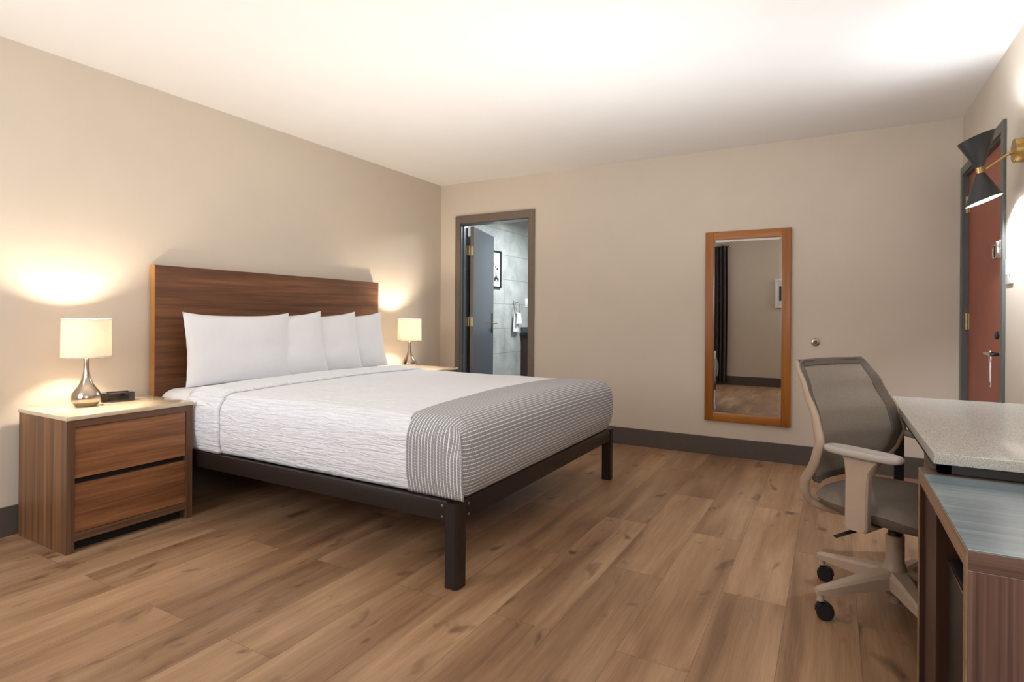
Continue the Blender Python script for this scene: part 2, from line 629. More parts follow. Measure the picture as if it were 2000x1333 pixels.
# ------------------------------------------------------------------ the setting
T = 0.12
DX0, DX1, DZ = 0.250, 1.056, 2.085       # bathroom doorway
RY0, RY1, RZ = 3.815, 4.832, 2.095       # entry doorway
WX0, WX1, WZ0, WZ1 = 0.35, 1.72, 0.85, 2.25   # rear window

struct('floor', MB().box((-T, YR - T, -0.08), (W + T, L + 0.06, 0.0)), m_floor, 'brown wood plank floor of the bedroom', 'floor')
struct('ceiling', MB().box((-T, YR - T, H), (W + T, L + T, H + 0.08)), m_ceil, 'smooth white ceiling over the bedroom', 'ceiling')
struct('wall_left', MB().box((-T, YR - T, 0), (0, L + T, H)), m_wall, 'beige wall behind the headboard', 'wall')
b = MB().box((0, L, 0), (DX0, L + T, H)).box((DX0, L, DZ), (DX1, L + T, H)).box((DX1, L, 0), (W + T, L + T, H))
struct('wall_back', b, m_wall, 'beige wall with the bathroom doorway and the mirror', 'wall')
b = MB().box((W, YR - T, 0), (W + T, RY0, H)).box((W, RY0, RZ), (W + T, RY1, H)).box((W, RY1, 0), (W + T, L, H))
struct('wall_right', b, m_wall, 'beige wall with the red entry door and the desk', 'wall')
b = (MB().box((0, YR - T, 0), (WX0, YR, H)).box((WX1, YR - T, 0), (W, YR, H))
     .box((WX0, YR - T, 0), (WX1, YR, WZ0)).box((WX0, YR - T, WZ1), (WX1, YR, H)))
struct('wall_front', b, m_wall, 'beige wall seen in the mirror with curtain and picture', 'wall')

bt = 0.013
struct('baseboard_left', MB().box((0, YR, 0), (bt, L, HB), 0.002), m_base, 'dark grey baseboard along the headboard wall', 'baseboard')
struct('baseboard_back', MB().box((DX1 + 0.061, L - bt, 0), (W, L, HB), 0.002).box((bt, L - bt, 0), (DX0 - 0.057, L, HB), 0.002),
       m_base, 'dark grey baseboard under the mirror', 'baseboard')
struct('baseboard_right', MB().box((W - bt, YR, 0), (W, RY0 - 0.052, HB), 0.002), m_base, 'dark grey baseboard behind the desk', 'baseboard')
struct('baseboard_front', MB().box((bt, YR, 0), (W - bt, YR + bt, HB), 0.002), m_base, 'dark grey baseboard seen in the mirror', 'baseboard')

# bathroom doorway: casing, jamb, leaf
d1 = thing('door_1', 'grey bathroom door standing open in its taupe frame', 'door', (0, 0, 0))
d1['kind'] = 'structure'
cw = 0.056
MB().box((DX0 - cw, L - 0.014, 0), (DX0 + 0.002, L, DZ), 0.002).box((DX1 - 0.002, L - 0.014, 0), (DX1 + cw + 0.004, L, DZ), 0.002) \
    .box((DX0 - cw, L - 0.0145, DZ - 0.002), (DX1 + cw + 0.004, L, DZ + 0.075), 0.002).build('casing', m_case, d1, smooth=False)
MB().box((DX0 - 0.001, L - 0.002, 0), (DX0 + 0.012, L + T, DZ), 0.001).box((DX1 - 0.012, L - 0.002, 0), (DX1 + 0.001, L + T, DZ), 0.001) \
    .box((DX0, L - 0.002, DZ - 0.012), (DX1, L + T, DZ + 0.001), 0.001) \
    .box((DX0 + 0.011, L + 0.035, 0), (DX0 + 0.024, L + 0.072, DZ - 0.01), 0.001) \
    .box((DX1 - 0.024, L + 0.035, 0), (DX1 - 0.011, L + 0.072, DZ - 0.01), 0.001).build('jamb', m_leaf, d1, smooth=False)
# leaf: built along local +X from the hinge, then turned
ang = math.atan2(0.74, -0.205)
ML = Matrix.Translation((0.290, L + T + 0.008, 0)) @ Matrix.Rotation(ang, 4, 'Z')
lf = MB().box((0.0, -0.038, 0.012), (0.775, 0.0, DZ - 0.02), 0.0015, M=ML).build('door_leaf', m_leaf, d1, smooth=False)
MB().box((-0.0012, -0.0385, 0.012), (0.0008, 0.0005, DZ - 0.02), M=ML).build('hinge_edge', m_case, d1, smooth=False)
for z in (1.815, 1.065, 0.28):
    MB().box((-0.003, -0.034, z - 0.047), (0.0005, -0.002, z + 0.047), 0.0008, M=ML) \
        .box((DX0 + 0.012, L + T - 0.034, z - 0.047), (DX0 + 0.0145, L + T - 0.002, z + 0.047)) \
        .cyl((DX0 + 0.026, L + T + 0.004, z - 0.049), (DX0 + 0.026, L + T + 0.004, z + 0.049), 0.0065, seg=12).build('hinge', m_brassL, d1)


def lever_set(y_sign):
    s = y_sign
    yb = 0.0 if s > 0 else -0.038
    m = MB()
    m.cyl(ML @ Vector((0.715, yb, 1.045)), ML @ Vector((0.715, yb + s * 0.045, 1.045)), 0.010, seg=14)
    m.tube([ML @ Vector((0.728, yb + s * 0.048, 1.045)), ML @ Vector((0.68, yb + s * 0.052, 1.045)), ML @ Vector((0.58, yb + s * 0.046, 1.045))], [0.014, 0.012, 0.009], 12)
    return m


for s in (1, -1):
    yb = 0.0 if s > 0 else -0.038
    pl = MB().box((0.695, min(yb, yb + s * 0.005), 0.93), (0.738, max(yb, yb + s * 0.005), 1.16), 0.002, M=ML).build('escutcheon', m_black, d1)
    lever_set(s).build('lever_handle', m_brassL, d1)

# entry door in the right wall
d2 = thing('door_2', 'rust red entry door in a dark grey frame beside the desk', 'door')
d2['kind'] = 'structure'
cw2 = 0.05
MB().box((W - 0.014, RY0 - cw2, 0), (W, RY0 + 0.002, RZ), 0.002).box((W - 0.014, RY1 - 0.002, 0), (W, RY1 + cw2, RZ), 0.002) \
    .box((W - 0.0145, RY0 - cw2, RZ - 0.002), (W, RY1 + cw2, RZ + 0.052), 0.002).build('casing', m_dcase, d2, smooth=False)
MB().box((W - 0.002, RY0 - 0.001, 0), (W + T, RY0 + 0.012, RZ)).box((W - 0.002, RY1 - 0.012, 0), (W + T, RY1 + 0.001, RZ)) \
    .box((W - 0.002, RY0, RZ - 0.012), (W + T, RY1, RZ + 0.001)).build('jamb', m_dcase, d2, smooth=False)
MB().box((W + 0.022, RY0 + 0.014, 0.008), (W + 0.064, RY1 - 0.014, RZ - 0.014), 0.0015).build('door_leaf', m_red, d2, smooth=False)
for z in (1.89, 1.11, 0.28):
    MB().box((W + 0.0185, RY1 - 0.052, z - 0.052), (W + 0.0225, RY1 - 0.015, z + 0.052), 0.0008) \
        .cyl((W + 0.012, RY1 - 0.018, z - 0.054), (W + 0.012, RY1 - 0.018, z + 0.054), 0.008, seg=12).build('hinge', m_brassL, d2)
xl = W + 0.022
MB().box((xl - 0.006, 3.852, 0.90), (xl, 3.912, 1.135), 0.002).build('lock_plate', m_nickel, d2)
MB().cyl((xl, 3.882, 1.04), (xl - 0.03, 3.882, 1.04), 0.014, seg=16).box((xl - 0.042, 3.874, 1.018), (xl - 0.028, 3.890, 1.062), 0.003).build('thumb_turn', m_black, d2)
MB().cyl((xl, 3.882, 0.94), (xl - 0.055, 3.882, 0.94), 0.011, seg=16) \
    .tube([(xl - 0.055, 3.872, 0.94), (xl - 0.06, 3.93, 0.94), (xl - 0.058, 4.015, 0.937)], [0.0115, 0.011, 0.009], 14).build('lever_handle', m_chrome, d2)
g = MB().box((xl - 0.006, 3.84, 1.445), (xl, 3.955, 1.53), 0.002).build('door_guard', m_chrome, d2)
MB().tube([(xl - 0.03, 3.82, 1.452), (xl - 0.03, 3.975, 1.452), (xl - 0.03, 3.985, 1.462), (xl - 0.03, 3.985, 1.515), (xl - 0.03, 3.975, 1.525), (xl - 0.03, 3.82, 1.525)], 0.006, 10, up=(1, 0, 0)) \
    .box((W - 0.022, 3.785, 1.44), (W - 0.014, 3.825, 1.535), 0.002).box((W - 0.03, 3.808, 1.445), (xl - 0.02, 3.83, 1.53), 0.003) \
    .cyl((xl, 3.965, 1.488), (xl - 0.034, 3.965, 1.488), 0.006, seg=12).build('swing_bar', m_chrome, g)

tg = thing('door_hanger_tag', 'narrow white paper tag hanging from the red entry door lever', 'door tag', (xl - 0.058, 3.895, 0.94))
m = MB()
cirp = [(0, 0.019 * math.cos(a), -0.004 + 0.032 * math.sin(a) - 0.014) for a in [2 * PI * k / 24 for k in range(25)]]
m.tube(cirp, 0.0032, 8, up=(1, 0, 0), cap=False)
m.build('loop', m_paper, tg)
MB().box((-0.0015, -0.019, -0.175), (0.0015, 0.017, -0.045), 0.001).build('strip', m_paper, tg)
MB().box((-0.0022, -0.017, -0.168), (-0.0014, 0.015, -0.150), 0.0).build('printed_band', m_base, tg, smooth=False)

# window in the wall behind the camera
w1 = thing('window_1', 'white framed window between dark curtains behind the camera', 'window')
w1['kind'] = 'structure'
MB().box((WX0 - 0.06, YR, WZ0 - 0.06), (WX1 + 0.06, YR + 0.016, WZ0), 0.002).box((WX0 - 0.06, YR, WZ1), (WX1 + 0.06, YR + 0.016, WZ1 + 0.07), 0.002) \
    .box((WX0 - 0.06, YR, WZ0), (WX0, YR + 0.016, WZ1)).box((WX1, YR, WZ0), (WX1 + 0.06, YR + 0.016, WZ1)).build('window_frame', m_white, w1, smooth=False)
mx_ = (WX0 + WX1) / 2
MB().box((WX0, YR - 0.07, WZ0), (WX0 + 0.04, YR - 0.03, WZ1)).box((WX1 - 0.04, YR - 0.07, WZ0), (WX1, YR - 0.03, WZ1)) \
    .box((WX0, YR - 0.07, WZ0), (WX1, YR - 0.03, WZ0 + 0.04)).box((WX0, YR - 0.07, WZ1 - 0.04), (WX1, YR - 0.03, WZ1)) \
    .box((mx_ - 0.02, YR - 0.068, WZ0), (mx_ + 0.02, YR - 0.032, WZ1)).build('sash', m_white, w1, smooth=False)
MB().box((WX0 + 0.03, YR - 0.054, WZ0 + 0.03), (WX1 - 0.03, YR - 0.048, WZ1 - 0.03)).build('pane', m_glass, w1, smooth=False)

# bathroom shell behind the doorway (its own room)
BX0, BX1, BY0, BY1, BH = 0.05, 1.95, L + T, 7.35, 2.42


def tiled(name, pts, uvs, label, out):
    bm = bmesh.new()
    lay = bm.loops.layers.uv.verify()
    vs = [bm.verts.new(p) for p in pts]
    f = bm.faces.new(vs)
    for lp, q in zip(f.loops, uvs):
        lp[lay].uv = q
    r = bmesh.ops.extrude_face_region(bm, geom=[f])
    m2 = MB()
    m2.bm.free()
    m2.bm = bm
    bmesh.ops.translate(bm, verts=[v for v in r['geom'] if isinstance(v, bmesh.types.BMVert)], vec=Vector(out) * 0.06)
    bmesh.ops.recalc_face_normals(bm, faces=bm.faces)
    return struct(name, m2, m_tile, label, 'wall')


oy, oz = -5.87 + 0.305 * 20, 0.01 + 0.305 * 10   # brick origin
tiled('wall_bathroom_left', [(BX0, BY0, 0), (BX0, BY1, 0), (BX0, BY1, BH), (BX0, BY0, BH)][::-1],
      [(BY0 + oy, 0 + oz - 0.08 + 0.01), (BY1 + oy, oz - 0.07), (BY1 + oy, BH + oz - 0.07), (BY0 + oy, BH + oz - 0.07)][::-1], 'grey tiled bathroom wall with the framed print and the towel ring', (-1, 0, 0))
tiled('wall_bathroom_back', [(BX0, BY1, 0), (BX1, BY1, 0), (BX1, BY1, BH), (BX0, BY1, BH)],
      [(0, oz - 0.07), (BX1, oz - 0.07), (BX1, BH + oz - 0.07), (0, BH + oz - 0.07)], 'grey tiled bathroom end wall', (0, 1, 0))
tiled('wall_bathroom_right', [(BX1, BY0, 0), (BX1, BY1, 0), (BX1, BY1, BH), (BX1, BY0, BH)],
      [(0, oz), (2, oz), (2, BH + oz), (0, BH + oz)], 'grey tiled bathroom side wall', (1, 0, 0))
struct('floor_bathroom', MB().box((BX0, L + 0.06, -0.06), (BX1, BY1, 0.0)), m_tilefloor, 'grey tiled bathroom floor', 'floor')
struct('ceiling_bathroom', MB().box((BX0 - 0.06, BY0, BH), (BX1 + 0.06, BY1 + 0.06, BH + 0.06)), m_ceil, 'white bathroom ceiling', 'ceiling')

# ------------------------------------------------------------------ bathroom things
pc = thing('framed_print', 'black framed botanical print on the bathroom tiles', 'picture', (BX0, 5.86, 1.695))
MB().box((0, -0.20, -0.225), (0.022, 0.20, -0.205), 0.002).box((0, -0.20, 0.205), (0.022, 0.20, 0.225), 0.002) \
    .box((0, -0.20, -0.21), (0.022, -0.18, 0.21), 0.002).box((0, 0.18, -0.21), (0.022, 0.20, 0.21), 0.002).build('picture_frame', m_black, pc, smooth=False)
MB().box((0.001, -0.185, -0.21), (0.008, 0.185, 0.21)).build('picture_mount', m_mat, pc, smooth=False)
m = MB()
rnd = random.Random(4)
for (yy, zz, ry, rz_) in ((0.09, -0.10, 0.030, 0.035), (0.13, -0.12, 0.025, 0.03), (0.06, -0.12, 0.03, 0.03), (0.115, 0.005, 0.022, 0.012), (0.075, 0.03, 0.014, 0.016), (0.02, 0.06, 0.03, 0.02), (-0.03, -0.08, 0.03, 0.04)):
    m.cyl((0.0082, yy, zz), (0.0092, yy, zz), max(ry, rz_) * 0.75, seg=7)
for (ya, za, yb_, zb) in ((0.09, -0.13, 0.115, 0.0), (0.07, -0.13, 0.075, 0.03), (0.03, -0.12, 0.02, 0.06), (-0.02, -0.13, -0.03, 0.02)):
    m.tube([(0.009, ya, za), (0.009, yb_, zb)], 0.0022, 6)
m.box((0.0082, -0.05, -0.145), (0.0092, 0.145, -0.138))
m.build('plant_drawing', m_ink, pc)

tr = thing('towel_ring', 'chrome towel ring on the bathroom tiles holding the white towel', 'towel ring', (BX0, 6.395, 1.305))
MB().cyl((0, 0, 0), (0.008, 0, 0), 0.022, seg=20).cyl((0.008, 0, 0), (0.05, 0, 0), 0.008, seg=14).sphere((0.052, 0, 0), 0.011).build('mount', m_chrome, tr)
MB().tube([(0.055, 0.005 + 0.075 * math.sin(a), -0.075 + 0.075 * math.cos(a)) for a in [2 * PI * k / 32 for k in range(33)]], 0.0045, 8, up=(1, 0, 0), cap=False).build('ring', m_chrome, tr)


def towel():
    m = MB()
    prof = []
    for k in range(13):          # front drop, over the ring, back drop
        t = k / 12
        if t < 0.42:
            prof.append((0.074, -0.145 - (0.42 - t) / 0.42 * 0.13 + 0.0))
        elif t < 0.58:
            a = (t - 0.42) / 0.16 * PI
            prof.append((0.055 + 0.019 * math.cos(a), -0.145 + 0.012 * math.sin(a)))
        else:
            prof.append((0.036, -0.145 - (t - 0.58) / 0.42 * 0.235))

    def fn(u, v):
        i = min(int(u * 12), 11)
        f = u * 12 - i
        x = prof[i][0] * (1 - f) + prof[i + 1][0] * f
        z = prof[i][1] * (1 - f) + prof[i + 1][1] * f
        w = 0.055 + 0.02 * min(1, abs(z + 0.145) / 0.15)
        y = 0.008 + (v - 0.5) * 2 * w + (0.018 if u < 0.5 else -0.004)
        return (x + 0.006 * math.sin(v * 9 + u * 3), y, z)
    m.grid(48, 20, fn)
    return m


to = towel().build('hand_towel', m_towel)
to.location = (BX0, 6.395, 1.305)
tag(to, 'white hand towel folded over the chrome ring in the bathroom', 'towel')
sm = to.modifiers.new('thick', 'SOLIDIFY')
sm.thickness = 0.008
sm.offset = 1

sw = thing('bathroom_switch', 'white switch plate on the bathroom tiles right of the towel', 'light switch', (BX0, 6.76, 1.305))
MB().box((0, -0.036, -0.06), (0.006, 0.036, 0.06), 0.003).build('cover_plate', m_white, sw)
MB().box((0.006, -0.016, -0.032), (0.010, 0.016, 0.032), 0.002).build('rocker', m_white, sw)

va = thing('bathroom_vanity', 'dark brown bathroom vanity with a black counter', 'vanity', (0, 0, 0))
MB().box((0.056, 6.60, 0.0), (0.62, 7.34, 0.88), 0.003).build('cabinet_body', m_vanity, va, smooth=False)
MB().box((0.0525, 6.565, 0.88), (0.64, 7.343, 0.915), 0.004).build('counter', m_vantop, va)
MB().box((0.0525, 6.60, 0.915), (0.066, 7.34, 0.985), 0.002).build('splashback', m_vantop, va, smooth=False)
MB().box((0.0525 + 0.03, 6.592, 0.10), (0.60, 6.601, 0.84), 0.002).build('side_panel', m_vanity, va, smooth=False)
for k in range(2):
    dv = MB().box((0.619, 6.62 + k * 0.36, 0.06), (0.635, 6.96 + k * 0.36, 0.86), 0.002).build('door', m_vanity, va, smooth=False)
    MB().cyl((0.65, 6.93 + k * 0.06, 0.5), (0.65, 6.93 + k * 0.06, 0.62), 0.005, seg=10).build('handle', m_chrome, dv)

# ------------------------------------------------------------------ headboard
hb = thing('headboard', 'wide walnut headboard against the beige wall behind the pillows', 'headboard')
MB().box((0.013, 1.952, 0.20), (0.055, 3.892, 1.420), 0.0015).build('panel', m_head, hb, smooth=False)
MB().box((0.0125, 1.948, 0.20), (0.0555, 1.9525, 1.4205)).build('edge_band', m_headedge, hb, smooth=False)
MB().box((0.0125, 3.8915, 0.20), (0.0555, 3.896, 1.4205)).build('edge_band', m_headedge, hb, smooth=False)

# ------------------------------------------------------------------ bed frame
BXa, BXb, BYa, BYb = 0.09, 2.290, 1.925, 3.815
bf = thing('bed_frame', 'dark brown steel platform bed frame under the mattress', 'bed frame')
z0, z1 = 0.272, 0.357
MB().box((BXa, BYa, z0), (BXb - 0.05, BYa + 0.028, z1), 0.004).build('side_rail', m_metalbed, bf)
MB().box((BXa, BYb - 0.028, z0), (BXb - 0.05, BYb, z1), 0.004).build('side_rail', m_metalbed, bf)
MB().box((BXb - 0.028, BYa + 0.05, z0), (BXb, BYb - 0.05, z1), 0.004).build('foot_rail', m_metalbed, bf)
MB().box((BXa, BYa + 0.028, z0), (BXa + 0.028, BYb - 0.028, z1), 0.004).build('head_rail', m_metalbed, bf)
MB().box((BXa + 0.028, 2.855, 0.29), (BXb - 0.03, 2.885, 0.335), 0.003).build('centre_beam', m_metalbed, bf)
for k in range(11):
    x = 0.20 + k * 0.19
    MB().box((x, BYa + 0.028, 0.335), (x + 0.05, BYb - 0.028, 0.350), 0.002).build('slat', m_metalbed, bf)


def bed_leg(x, y, sx, sy, foot=True):
    # L-shaped post with chamfered corner
    w = 0.062
    m = MB()
    x2, y2 = x - sx * w, y - sy * w
    c = 0.014
    poly = [(x - sx * c, y), (x, y - sy * c), (x, y2), (x2, y2), (x2, y)]
    m.prism(poly, 0.0, z1 - 0.006 if foot else 0.30, 'XY', 0.0015)
    return m.build('leg', m_metalbed, bf, ang=20)


bed_leg(BXb + 0.004, BYa - 0.004, 1, -1)
bed_leg(BXb + 0.004, BYb + 0.004, 1, 1)
bed_leg(BXa, BYa - 0.002, -1, -1)
bed_leg(BXa, BYb + 0.002, -1, 1)
for x in (0.75, 1.5):
    MB().box((x, 2.85, 0.0), (x + 0.035, 2.89, 0.29), 0.003).build('leg', m_metalbed, bf)
for (x, z) in ((BXb - 0.075, 0.335), (BXb - 0.075, 0.290)):
    MB().sphere((x, BYa - 0.001, z), 0.007, (1, 0.5, 1), 12).build('bolt', m_bolt, bf)
for yy in (BYa + 0.085, BYb - 0.085):
    for z in (0.335, 0.290):
        MB().sphere((BXb + 0.001, yy, z), 0.007, (0.5, 1, 1), 12).build('bolt', m_bolt, bf)

# ------------------------------------------------------------------ mattress and bedding
MX0, MX1, MY0, MY1, MZ0, MZ1, MR = 0.062, 2.290, 1.945, 3.800, 0.358, 0.680, 0.085


def rb(p, off=0.0, x0=MX0, x1=MX1, crown=0.018, r=MR, wob=0.0, zlow=MZ0):
    """map a point on the box surface to the rounded, slightly crowned, slightly rumpled bedding surface"""
    lo = Vector((x0 + r, MY0 + r, -1))
    hi = Vector((x1 - r, MY1 - r, MZ1 - r))
    q = Vector((min(max(p[i], lo[i]), hi[i]) for i in range(3)))
    d = Vector(p) - q
    if d.length > 1e-9:
        d = d.normalized() * (r + off)
    o = q + d
    s = (o.y - MY0) / (MY1 - MY0)
    t = max(0.0, (o.z - 0.5) / 0.2)
    o.z += crown * max(0, math.sin(PI * min(max(s, 0), 1))) * min(t, 1.0)
    # tucked in: the sides draw in a little at the bottom and belly out in the middle
    hgt = (o.z - MZ0) / (MZ1 - MZ0)
    bel = 0.012 * math.sin(PI * min(max(hgt, 0), 1)) - 0.012 * max(0, 1 - hgt * 4)
    if o.y < MY0 + 0.05:
        o.y -= bel
    elif o.y > MY1 - 0.05:
        o.y += bel
    if o.x > x1 - 0.05:
        o.x += bel * 1.4
    if wob:
        n = noise.noise(Vector((o.x * 3.1, o.y * 3.7, o.z * 5.0)))
        n2 = noise.noise(Vector((o.x * 9, o.y * 11, o.z * 14)))
        o += d.normalized() * (n * wob + n2 * wob * 0.35) if d.length > 1e-9 else Vector((0, 0, n * wob + n2 * wob * 0.35))
    return o


def shell(xlo, xhi, off, foot, wob=0.0, zl=MZ0 + 0.004, res=0.016, xtop=None, r=MR, flip=False):
    """top, two sides and (foot) the end face of the bedding; UV = (along the bed, across the bed)"""
    m = MB()
    xt = xtop or (lambda y: xlo)
    nx = max(6, int((xhi - xlo) / res))
    ny = int((MY1 - MY0) / res)
    nz = max(8, int((MZ1 - zl) / res))
    hs = MZ1 - zl
    xn = lambda u, y: xt(y) + (xhi - xt(y)) * u
    yt = lambda v: MY0 + (MY1 - MY0) * v
    kw = dict(off=off, wob=wob, r=r)
    m.grid(nx, ny, lambda u, v: rb((xn(u, yt(v)), yt(v), MZ1), **kw), lambda u, v: (xn(u, yt(v)), yt(v)))
    zs = lambda v: zl + hs * v
    m.grid(nx, nz, lambda u, v: rb((xn(u, MY0), MY0, zs(v)), **kw), lambda u, v: (xn(u, MY0), MY0 - (MZ1 - zs(v))))
    m.grid(nx, nz, lambda u, v: rb((xn(u, MY1), MY1, zs(v)), **kw), lambda u, v: (xn(u, MY1), MY1 + (MZ1 - zs(v))))
    if foot:
        m.grid(ny, nz, lambda u, v: rb((xhi, yt(u), zs(v)), **kw), lambda u, v: (xhi + (MZ1 - zs(v)), yt(u)))
    return m


def solid(o, t, off=-1):
    s_ = o.modifiers.new('thickness', 'SOLIDIFY')
    s_.thickness = t
    s_.offset = off
    return o


mat_ = shell(MX0, MX1, -0.012, True, 0.003, zl=MZ0)
# close the head end and the underside
mat_.grid(20, 8, lambda u, v: rb((MX0, MY0 + (MY1 - MY0) * u, MZ0 + (MZ1 - MZ0) * v), off=-0.012), lambda u, v: (u, v))
mat_.bm.faces.new([mat_.bm.verts.new(p) for p in ((MX0 + 0.05, MY0 + 0.04, MZ0), (MX1 - 0.05, MY0 + 0.04, MZ0), (MX1 - 0.05, MY1 - 0.04, MZ0), (MX0 + 0.05, MY1 - 0.04, MZ0))])
mt = mat_.build('mattress', m_sheet, weld=0.0005, recalc=True, ang=70)
tag(mt, 'thick mattress under a white fitted sheet on the steel bed frame', 'mattress')

cv = shell(0.40, MX1, 0.0, True, 0.004)
cvo = solid(cv.build('coverlet', m_seer, weld=0.0005, recalc=True, ang=80), 0.005)
tag(cvo, 'white puckered coverlet tucked over the whole bed', 'bedspread')


def fold_x(y):
    s = (y - MY0) / (MY1 - MY0)
    return 0.395


def fold_fn():
    m = MB()
    x0, x1 = 0.41, 0.715
    # top and near side and far side, thick rolled front edge
    def prof(u):   # across the band: offset bulge, rolls down at the front edge
        e = min(1.0, (1 - u) * 9)
        s_ = min(1.0, u * 8)
        return 0.003 + 0.019 * math.sqrt(max(0, 1 - (1 - e) ** 2)) * (0.6 + 0.4 * s_)
    def P(u, box, vv):
        x = x0 + (x1 - x0) * u
        x += 0.018 * noise.noise(Vector((vv * 2.0, 3.3, 0.5)))
        if box == 't':
            y = MY0 + (MY1 - MY0) * vv
            x -= 0.06 * vv
            return rb((x, y, MZ1), off=prof(u), wob=0.004)
        z = MZ0 + 0.004 + (MZ1 - MZ0 - 0.004) * vv
        if box == 'n':
            return rb((x, MY0, z), off=prof(u), wob=0.004)
        return rb((x - 0.06, MY1, z), off=prof(u), wob=0.004)
    m.grid(24, 110, lambda u, v: P(u, 't', v), lambda u, v: (x0 + 0.3 * u, v * 1.85))
    m.grid(24, 20, lambda u, v: P(u, 'n', v), lambda u, v: (x0 + 0.3 * u, v * 0.32 - 0.32))
    m.grid(24, 20, lambda u, v: P(u, 'f', v), lambda u, v: (x0 + 0.3 * u, v * 0.32 + 3))
    return m


fo = solid(fold_fn().build('turned_down_fold', m_seer, cvo, weld=0.002, recalc=True, ang=80), 0.004)
fo['label'] = 'thick turned-down edge of the coverlet below the pillows'


def throw_edge(y):
    s = (y - MY0) / (MY1 - MY0)
    return 2.020 - 0.085 * math.sin(PI * min(1, max(0, s))) ** 0.6 - 0.02 * s


th = shell(1.98, MX1, 0.009, True, 0.003, zl=MZ0 + 0.003, res=0.014, xtop=throw_edge)
tho = solid(th.build('throw_blanket', m_throw, weld=0.0005, recalc=True, ang=80), 0.004)
tag(tho, 'grey throw with thin white lines folded over the foot of the bed', 'throw blanket')
# tucked corner flap on the near foot corner
m = MB()


def flap(u, v):
    z = MZ0 + 0.004 + (MZ1 - 0.012 - MZ0) * v
    x = 2.17 + (2.312 - 2.17) * u
    a = rb((min(x, MX1), MY0, z), off=0.0130)
    b_ = rb((2.17, MY0, z), off=0.0130)
    b_ = Vector((x + 0.008 * math.sin(PI * min(1, v * 1.3)) * u, b_.y - 0.004 * u, b_.z))
    t = min(1, max(0, (v - 0.50) / 0.38))
    t = t * t * (3 - 2 * t)
    return b_.lerp(a, t)


m.grid(14, 24, flap, lambda u, v: (2.17 + 0.142 * u, MY0 - 0.318 * (1 - v)))
fl = solid(m.build('corner_flap', m_throw, tho), 0.004)


# ------------------------------------------------------------------ pillows
def pillow_mesh(seed):
    m = MB()
    Wd, Hh, Tk = 0.375, 0.232, 0.062
    N, K = 44, 30
    for side in (1, -1):
        def fn(u, v, side=side):
            a, b_ = u * 2 - 1, v * 2 - 1
            cx = 1 - 0.045 * (1 - abs(b_) ** 2.2) - 0.012 * (0.5 + 0.5 * noise.noise(Vector((b_ * 9, seed, 2))))
            cy = 1 - (0.11 if b_ > 0 else 0.02) * (1 - abs(a) ** 3.0)
            x = Wd * a * (1 - (1 - cx) * abs(a) ** 2)
            z = Hh * b_ * (1 - (1 - cy) * abs(b_) ** 2)
            t = ((1 - abs(a) ** 2.6) * (1 - abs(b_) ** 2.6))
            th_ = Tk * max(0, t) ** 0.55
            n = noise.noise(Vector((a * 2.2 + seed, b_ * 2.2, seed * 1.7)))
            n2 = noise.noise(Vector((a * 5 + seed, b_ * 3.0, seed)))
            th_ *= 1 + 0.12 * n + 0.05 * n2
            if b_ < 0:
                th_ *= 1 + 0.25 * (-b_) * (1 - abs(b_))
            return (side * th_, x, z + Hh)
        m.grid(N, K, fn)
    return m


pm = pillow_mesh(1.3)
pillow = pm.build('pillow', m_pillow, weld=0.0006, recalc=True, ang=75)
pil_lab = ['white pillow nearest the left lamp, fully in view at the front of the row',
           'second white pillow from the left, half hidden behind the front one',
           'third white pillow from the left, leaning on the headboard',
           'white pillow farthest right, beside the far lamp']
pil_pos = [(0.225, 2.43, 4, 0, 6), (0.222, 2.74, 10, 3.2, 9), (0.218, 3.103, 10, 3.2, 9), (0.214, 3.42, 9, 3.2, 9)]
for k, (px_, py_, yw, rl, ln) in enumerate(pil_pos):
    o = pillow if k == 0 else pillow.copy()
    if k:
        o.data = pillow_mesh(1.3 + k * 2.1).build('tmp', m_pillow, weld=0.0006, recalc=True, ang=75).data
        bpy.data.objects.remove([q for q in bpy.data.objects if q.name.startswith('tmp')][0])
        COL.objects.link(o)
    o.location = (px_, py_, 0.676)
    o.rotation_euler = (R(rl), R(-ln), R(-yw))
    tag(o, pil_lab[k], 'pillow', 'pillows standing against the headboard')


# ------------------------------------------------------------------ nightstands
def make_nightstand():
    r = thing('nightstand', 'walnut two-drawer nightstand left of the bed with a cream stone top', 'nightstand', (0, 0, 0), group='nightstands beside the bed')
    D, Wn, Hn = 0.49, 0.597, 0.622   # depth x, width y, body height (origin at the back corner near side)
    for y in (0.0, Wn - 0.034):
        MB().box((0.0, y, 0.0), (D - 0.052, y + 0.034, Hn), 0.001).build('side_panel', m_walZ, r, smooth=False)
        MB().box((D - 0.052, y, 0.0), (D, y + 0.034, Hn), 0.001).build('stile', m_frameW, r, smooth=False)
    MB().box((0.0, 0.034, Hn - 0.034), (D, Wn - 0.034, Hn), 0.001).build('top_rail', m_frameH, r, smooth=False)
    MB().box((0.02, 0.034, 0.052), (D - 0.002, Wn - 0.034, 0.090), 0.001).build('bottom_rail', m_frameH, r, smooth=False)
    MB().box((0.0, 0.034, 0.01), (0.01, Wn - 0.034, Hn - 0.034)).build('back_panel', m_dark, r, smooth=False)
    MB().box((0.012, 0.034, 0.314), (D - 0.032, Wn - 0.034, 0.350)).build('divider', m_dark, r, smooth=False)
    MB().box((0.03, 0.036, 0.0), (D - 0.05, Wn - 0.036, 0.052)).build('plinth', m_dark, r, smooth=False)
    for (a, b_) in ((0.347, 0.586), (0.092, 0.318)):
        MB().box((0.02, 0.0365, a), (D - 0.006, Wn - 0.0365, b_), 0.0012).build('drawer', m_drw, r, smooth=False)
    MB().box((-0.002, -0.003, Hn), (D + 0.004, Wn + 0.003, Hn + 0.019), 0.0015).build('stone_top', m_stone, r)
    return r


